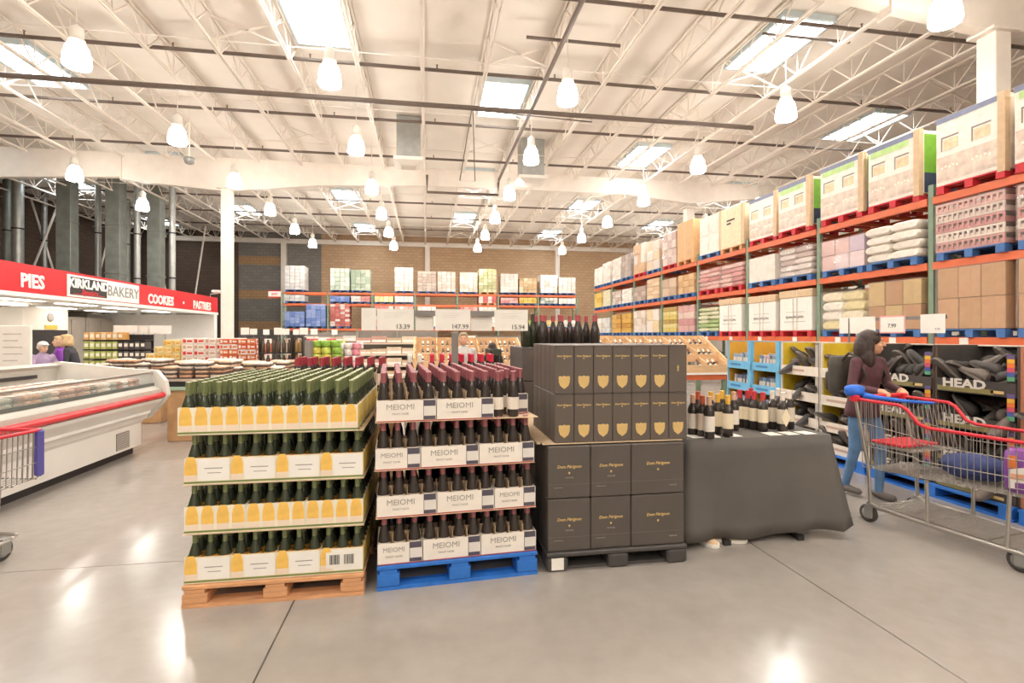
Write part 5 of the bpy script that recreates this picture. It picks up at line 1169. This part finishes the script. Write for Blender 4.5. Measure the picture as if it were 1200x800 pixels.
# contents of the near cart
dpk = thing('diaper_pack', 'purple and white soft pack in the front of the cart', 'package', CW(.07, .93, .485), CPHI + R(180) + R(-60))
PUR = M('pack_purple', '8a4fa0', .3, var=.12, scale=12)
part('pack_body', soft(.3, .16, .27, 16), PUR, dpk); part('white_panel', MB().prism([(-.13, .03), (.13, .03), (.13, .15), (.02, .19), (-.13, .15)], -.086, -.082, 'y'), CARDW, dpk); part('peach_band', MB().box(-.12, .12, -.09, -.086, .09, .125), colmat('f0b08a'), dpk); part('size_mark', MB().box(-.1, .02, -.09, -.086, .035, .07), PUR, dpk); part('orange_corner', MB().box(-.135, -.09, -.086, -.082, .16, .24), colmat('e8823c'), dpk)
NAVY = M('navy_fabric', '34406e', .85, var=.15, bump=.5, scale=12); BRIGHT = M('bright_blue_fabric', '2f6fd8', .6, var=.15, bump=.5, scale=10)
def cushion(name, label, cat, loc, rz, dims, mat, seed):
    random.seed(seed); m = MB(); n, k = 18, 10; a = [[random.uniform(.86, 1.1) for _ in range(n)] for _ in range(k)]
    rs = [[(dims[0] * math.sin(math.pi * j / k) ** .7 * math.cos(2 * math.pi * i / n) * a[j][i], dims[1] * math.sin(math.pi * j / k) ** .7 * math.sin(2 * math.pi * i / n) * a[j][i], dims[2] * (1 - math.cos(math.pi * j / k))) for i in range(n)] for j in range(1, k)]
    return tag(part(name, m.loft(rs, 0, True), mat, loc=loc, rz=rz), label, cat)
cushion('folded_jacket', 'dark blue folded jacket lying in the cart basket', 'jacket', CW(.0, .55, .475), CPHI, (.17, .2, .085), NAVY, 3)
cushion('blue_bag', 'bright blue fabric bag bunched on the cart handle', 'bag', CW(.235, -.17, .985), CPHI, (.09, .07, .05), BRIGHT, 4)
tag(part('blue_strap', MB().tube([CW(.2, -.12, 1.0), CW(.16, -.02, .99), CW(.05, .12, .975), CW(-.08, .24, .97)], .03, 8, radii=[.03, .018, .014, .01]), BRIGHT), 'bright blue cloth trailing over the child seat of the cart', 'cloth')
random.seed(11)
# ================================================================== people
def fused(mb, voxel, smooth=4):
    me = mb.mesh('tmp', BLACKP); o = bpy.data.objects.new('tmp', me); COL.objects.link(o)
    r = o.modifiers.new('r', 'REMESH'); r.mode = 'VOXEL'; r.voxel_size = voxel; r.use_smooth_shade = True
    s = o.modifiers.new('s', 'SMOOTH'); s.iterations = smooth; s.factor = .5
    dg = bpy.context.evaluated_depsgraph_get(); out = bpy.data.meshes.new_from_object(o.evaluated_get(dg)); out.materials.clear()
    bpy.data.objects.remove(o); bpy.data.meshes.remove(me)
    out.polygons.foreach_set('use_smooth', [True] * len(out.polygons)); return out
def caps(mb, p, q, a, b):
    p, q = Vector(p), Vector(q); mb.tube([p, p.lerp(q, .33), p.lerp(q, .66), q], a, 12, radii=[a, a * .67 + b * .33, a * .33 + b * .67, b]); mb.ell(p, (a, a, a), 12, 8); mb.ell(q, (b, b, b), 12, 8)
def person(label, loc, rz, hgt, mats, J=None, turn=0, nod=0, hair='short', hairmat=None, voxel=.008, hands=True, lean=0, group=None):
    """mats: skin, top, bottom, shoe. local: faces -y, built 1.70 m tall then scaled"""
    k = hgt / 1.70
    j = dict(hipL=(.09, 0, .92), hipR=(-.09, 0, .92), kneeL=(.1, -.03, .5), kneeR=(-.1, -.03, .5), ankL=(.1, .02, .09), ankR=(-.1, .02, .09),
             shL=(.17, 0, 1.385), shR=(-.17, 0, 1.385), elL=(.23, .05, 1.11), elR=(-.23, .05, 1.11), wrL=(.22, -.1, .88), wrR=(-.22, -.1, .88))
    if J: j.update(J)
    mb = MB(); bones = []
    def ln(p):                       # lean the upper body about the pelvis
        v = Vector(p)
        if v.z > .95: v.y -= (v.z - .95) * math.tan(lean)
        return v
    def bone(p, q, a, b, mi): caps(mb, p, q, a, b); bones.append((Vector(p), Vector(q), a, b, mi))
    for s in 'LR':
        bone(j['hip' + s], j['knee' + s], .082, .058, 2); bone(j['knee' + s], j['ank' + s], .055, .038, 2)
        a = Vector(j['ank' + s]); bone(a + Vector((0, .03, -.045)), a + Vector((0, -.14, -.05)), .04, .036, 3)
        S, E, Wr = ln(j['sh' + s]), Vector(j['el' + s]), Vector(j['wr' + s]); bone(S, E, .056, .044, 1); bone(E, Wr, .043, .032, 1)
        d = (Wr - E).normalized()
        if hands:
            P = Wr + d * .055; side = 1 if s == 'L' else -1; dn = Vector((0, 0, -1)); ac = d.cross(dn).normalized()
            bone(Wr + d * .01, P, .027, .03, 0)
            for f, (o_, L_) in enumerate(((-.027, .06), (-.009, .07), (.009, .066), (.026, .052))):
                b0 = P + ac * o_ + d * .012; b1 = b0 + d * L_ * .55 + dn * .006; b2 = b1 + d * L_ * .2 + dn * L_ * .45
                bone(b0, b1, .0095, .009, 0); bone(b1, b2, .009, .0078, 0)
            th = Wr + d * .03 - ac * side * .026; bone(th, th - ac * side * .02 + d * .03 + dn * .012, .011, .01, 0)
        else: bone(Wr, Wr + d * .12, .03, .028, 0)
    rg = []
    for z, rx, ry, y in ((.84, .13, .1, .01), (.92, .165, .118, .01), (1.02, .152, .11, 0), (1.12, .142, .102, 0), (1.24, .158, .112, -.005), (1.34, .17, .108, 0), (1.41, .13, .085, .005), (1.46, .07, .065, .008)):
        c = ln((0, y, z)); rg.append([(c.x + rx * math.cos(2 * math.pi * i / 18), c.y + ry * math.sin(2 * math.pi * i / 18), z) for i in range(18)])
        bones.append((c, c + Vector((0, 0, .01)), (rx + ry) / 2, (rx + ry) / 2, 2 if z < .93 else 1))
    mb.loft(rg, 0, True)
    nk = ln((0, .01, 1.44)); hc = ln((0, -.015, 1.585)); bone(nk, (hc + nk) / 2 + Vector((0, .0, .02)), .054, .05, 0)
    HM = Matrix.Translation(hc) @ Matrix.Rotation(turn, 4, 'Z') @ Matrix.Rotation(nod, 4, 'X')
    hd = MB()
    hd.ell((0, .012, .012), (.076, .094, .104), 16, 10).ell((0, -.03, -.055), (.054, .06, .062), 14, 8).ell((0, -.052, -.092), (.027, .027, .02), 10, 6)
    hd.ell((0, -.098, -.012), (.012, .017, .026), 10, 6).ell((0, -.108, -.026), (.016, .014, .011), 10, 6).ell((0, -.078, .028), (.048, .014, .012), 10, 6)
    for s in (-1, 1): hd.ell((s * .077, .006, -.012), (.011, .021, .032), 8, 6); hd.ell((s * .036, -.066, -.032), (.024, .018, .018), 8, 6)
    hd.ell((0, -.086, -.062), (.025, .011, .012), 8, 6)
    mb.add([HM @ Vector(v) for v in hd.v], hd.f)
    bones.append((hc + Vector((0, 0, -.06)), hc + Vector((0, 0, .03)), .085, .1, 0))
    body = fused(mb, voxel)
    for m_ in mats: body.materials.append(m_)
    for p in body.polygons:
        c = p.center; best = 9; bi = 0
        for a, b, ra, rb_, mi in bones:
            ab = b - a; t_ = max(0, min(1, (c - a).dot(ab) / max(1e-9, ab.length_squared))); dd = (c - a - ab * t_).length - (ra + (rb_ - ra) * t_)
            if dd < best: best, bi = dd, mi
        p.material_index = bi
    o = ob('person', body, None, loc, rz); o.scale = (k, k, k); tag(o, label, 'person', group)
    def hp(name, m_, mt, par=None): return part(name, m_, mt, par or o)
    def hmb(): return MB()
    for s in (-1, 1):
        e = MB().ell((s * .031, -.073, .008), (.013, .008, .007), 10, 6); e.v = [tuple(HM @ Vector(v)) for v in e.v]; eo = hp('eye', e, WHITEP)
        i_ = MB().ell((s * .031, -.0795, .008), (.006, .003, .006), 8, 5); i_.v = [tuple(HM @ Vector(v)) for v in i_.v]; hp('iris', i_, BLACKP, eo)
        b_ = MB().tube([(s * .015, -.084, .028), (s * .034, -.081, .033), (s * .05, -.068, .028)], .0035, 5); b_.v = [tuple(HM @ Vector(v)) for v in b_.v]; hp('eyebrow', b_, hairmat)
    l_ = MB().ell((0, -.0895, -.062), (.019, .006, .006), 10, 5); l_.v = [tuple(HM @ Vector(v)) for v in l_.v]; hp('lips', l_, M('lips', 'b8685c', .5, var=.03))
    h_ = MB()
    if hair == 'long':
        h_.ell((0, .028, .035), (.098, .108, .1), 16, 10).ell((0, .075, -.06), (.105, .085, .16), 16, 10).ell((0, .06, -.16), (.11, .08, .12), 14, 8)
        for s in (-1, 1): h_.ell((s * .078, .03, -.05), (.028, .05, .12), 12, 8).ell((s * .08, .03, -.16), (.04, .055, .1), 12, 8); h_.ell((s * .035, -.025, .092), (.046, .042, .026), 10, 6)
    elif hair == 'cap':
        h_.ell((0, .01, .05), (.09, .108, .08), 16, 10).ell((0, .05, -.0), (.086, .075, .08), 12, 8).prism([(-.06, .05), (.06, .05), (.045, .058), (-.045, .058)], -.16, -.06, 'y')
    else:
        h_.ell((0, .026, .045), (.086, .096, .084), 16, 10).ell((0, .062, -.005), (.082, .066, .085), 14, 8); h_.ell((0, -.03, .09), (.065, .055, .032), 12, 6)
        if hair == 'bob': h_.ell((0, .06, -.05), (.09, .07, .09), 14, 8); [h_.ell((s * .075, .02, -.03), (.028, .055, .08), 10, 6) for s in (-1, 1)]
    h_.v = [tuple(HM @ Vector(v)) for v in h_.v]
    hm_ = fused(h_, .009, 3); hm_.materials.append(hairmat); ob('hair' if hair != 'cap' else 'knit_cap', hm_, o)
    return o, HM, k
SKIN = M('skin', 'dba582', .5, var=.05, scale=12); SKINL = M('skin_pale', 'e6bda0', .5, var=.05, scale=12)
PLUM = M('plum_jacket', '5d3b40', .75, var=.12, scale=10, bump=.3); JEANS = M('blue_jeans', '5f83ab', .85, var=.16, scale=8, bump=.2); SHO = M('grey_sneaker', '6b6460', .6, var=.08)
DHAIR = M('dark_brown_hair', '3c2e28', .5, var=.25, scale=14, stretch=(6, 6, 1), bump=.3); GHAIR = M('grey_blond_hair', 'b8a283', .6, var=.2, scale=14); BHAIR = M('blond_hair', 'd8b98a', .6, var=.18, scale=14)
wj = dict(shL=(.165, 0, 1.385), shR=(-.165, 0, 1.385), elL=(.225, -.09, 1.15), elR=(-.235, -.06, 1.14), wrL=(.06, -.33, 1.125), wrR=(-.24, -.33, 1.125), kneeL=(.09, -.12, .5), ankL=(.085, -.1, .09), kneeR=(-.09, .02, .5), ankR=(-.085, .13, .11))
WL = (4.0, 4.23, 0)
woman, HMw, kw = person('woman in plum jacket and blue jeans pushing the cart, looking right', WL, R(9), 1.53, (SKIN, PLUM, JEANS, SHO), wj, turn=R(42), hair='long', hairmat=DHAIR, voxel=.0075, lean=R(7))
# jacket hem, cuffs, and open collar
def wring(zs, ex, name, mat):
    m = MB(); m.loft([[(rx * math.cos(2 * math.pi * i / 20), y + ry * math.sin(2 * math.pi * i / 20), z) for i in range(20)] for z, rx, ry, y in zs], 0, True, cap=False); o = part(name, m, mat, woman); s_ = o.modifiers.new('t', 'SOLIDIFY'); s_.thickness = .006
wring([(.83, .188, .14, .012), (.9, .186, .138, .008), (.98, .172, .126, -.002), (1.06, .16, .118, -.008)], 0, 'jacket_hem', PLUM)
bpk = thing('backpack', 'dark olive backpack worn by the woman in the plum jacket', 'backpack', (WL[0] - math.sin(R(9)) * .15, WL[1] + math.cos(R(9)) * .15, .93), R(9))
OL = M('olive_fabric', '4f4a42', .8, var=.15, bump=.3); part('main_bag', soft(.27, .15, .36, 16, .5), OL, bpk).location = (0, .06, 0); part('front_pocket', soft(.2, .06, .18, 14, .5), OL, bpk).location = (0, .15, .03)
for s in (-1, 1): part('strap', MB().tube([(s * .08, .0, .33), (s * .1, -.09, .4), (s * .11, -.2, .36), (s * .13, -.27, .2), (s * .13, -.14, .05), (s * .1, 0, .03)], .014, 6), OL, bpk)
LG = M('light_grey_shirt', 'c9c4c0', .8, var=.08); DT = M('dark_trousers', '4a4a50', .8, var=.08)
person('grey-haired man in light grey shirt facing the viewer behind the wine', (XY(543, 8.3), 8.3, 0), R(4), 1.53, (SKIN, LG, DT, SHO), turn=R(-8), hair='short', hairmat=GHAIR, voxel=.011)
person('short dark-haired person seen from behind beside the man', (XY(577, 8.8), 8.8, 0), R(170), 1.36, (SKIN, M('dark_green_top', '4d5548', .8, var=.1), DT, SHO), hair='bob', hairmat=DHAIR, voxel=.012)
BLKC = M('black_coat', '3a3a40', .8, var=.1)
rj = dict(elL=(.24, -.1, 1.16), wrL=(.2, -.36, 1.1), elR=(-.24, -.1, 1.16), wrR=(-.2, -.36, 1.1))
person('blond woman in black coat leaning left beyond the chest case', (XY(90, 10.3), 10.3, 0), R(-75), 1.5, (SKINL, BLKC, DT, SHO), rj, lean=R(14), hair='bob', hairmat=BHAIR, voxel=.011)
person('blond child in purple top beside the woman in black', (XY(70, 10.75), 10.75, 0), R(-60), 1.47, (SKINL, M('purple_top', '8a3fb0', .7, var=.1), DT, SHO), hair='bob', hairmat=BHAIR, voxel=.012)
person('person in lavender jacket and white knit cap beyond the chest case', (XY(50, 10.0), 10.0, 0), R(60), 1.38, (SKINL, M('lavender_jacket', 'b09ab8', .75, var=.2, scale=9), DT, SHO), rj, hair='cap', hairmat=M('white_knit', 'e6e0d8', .85, var=.08), voxel=.012)
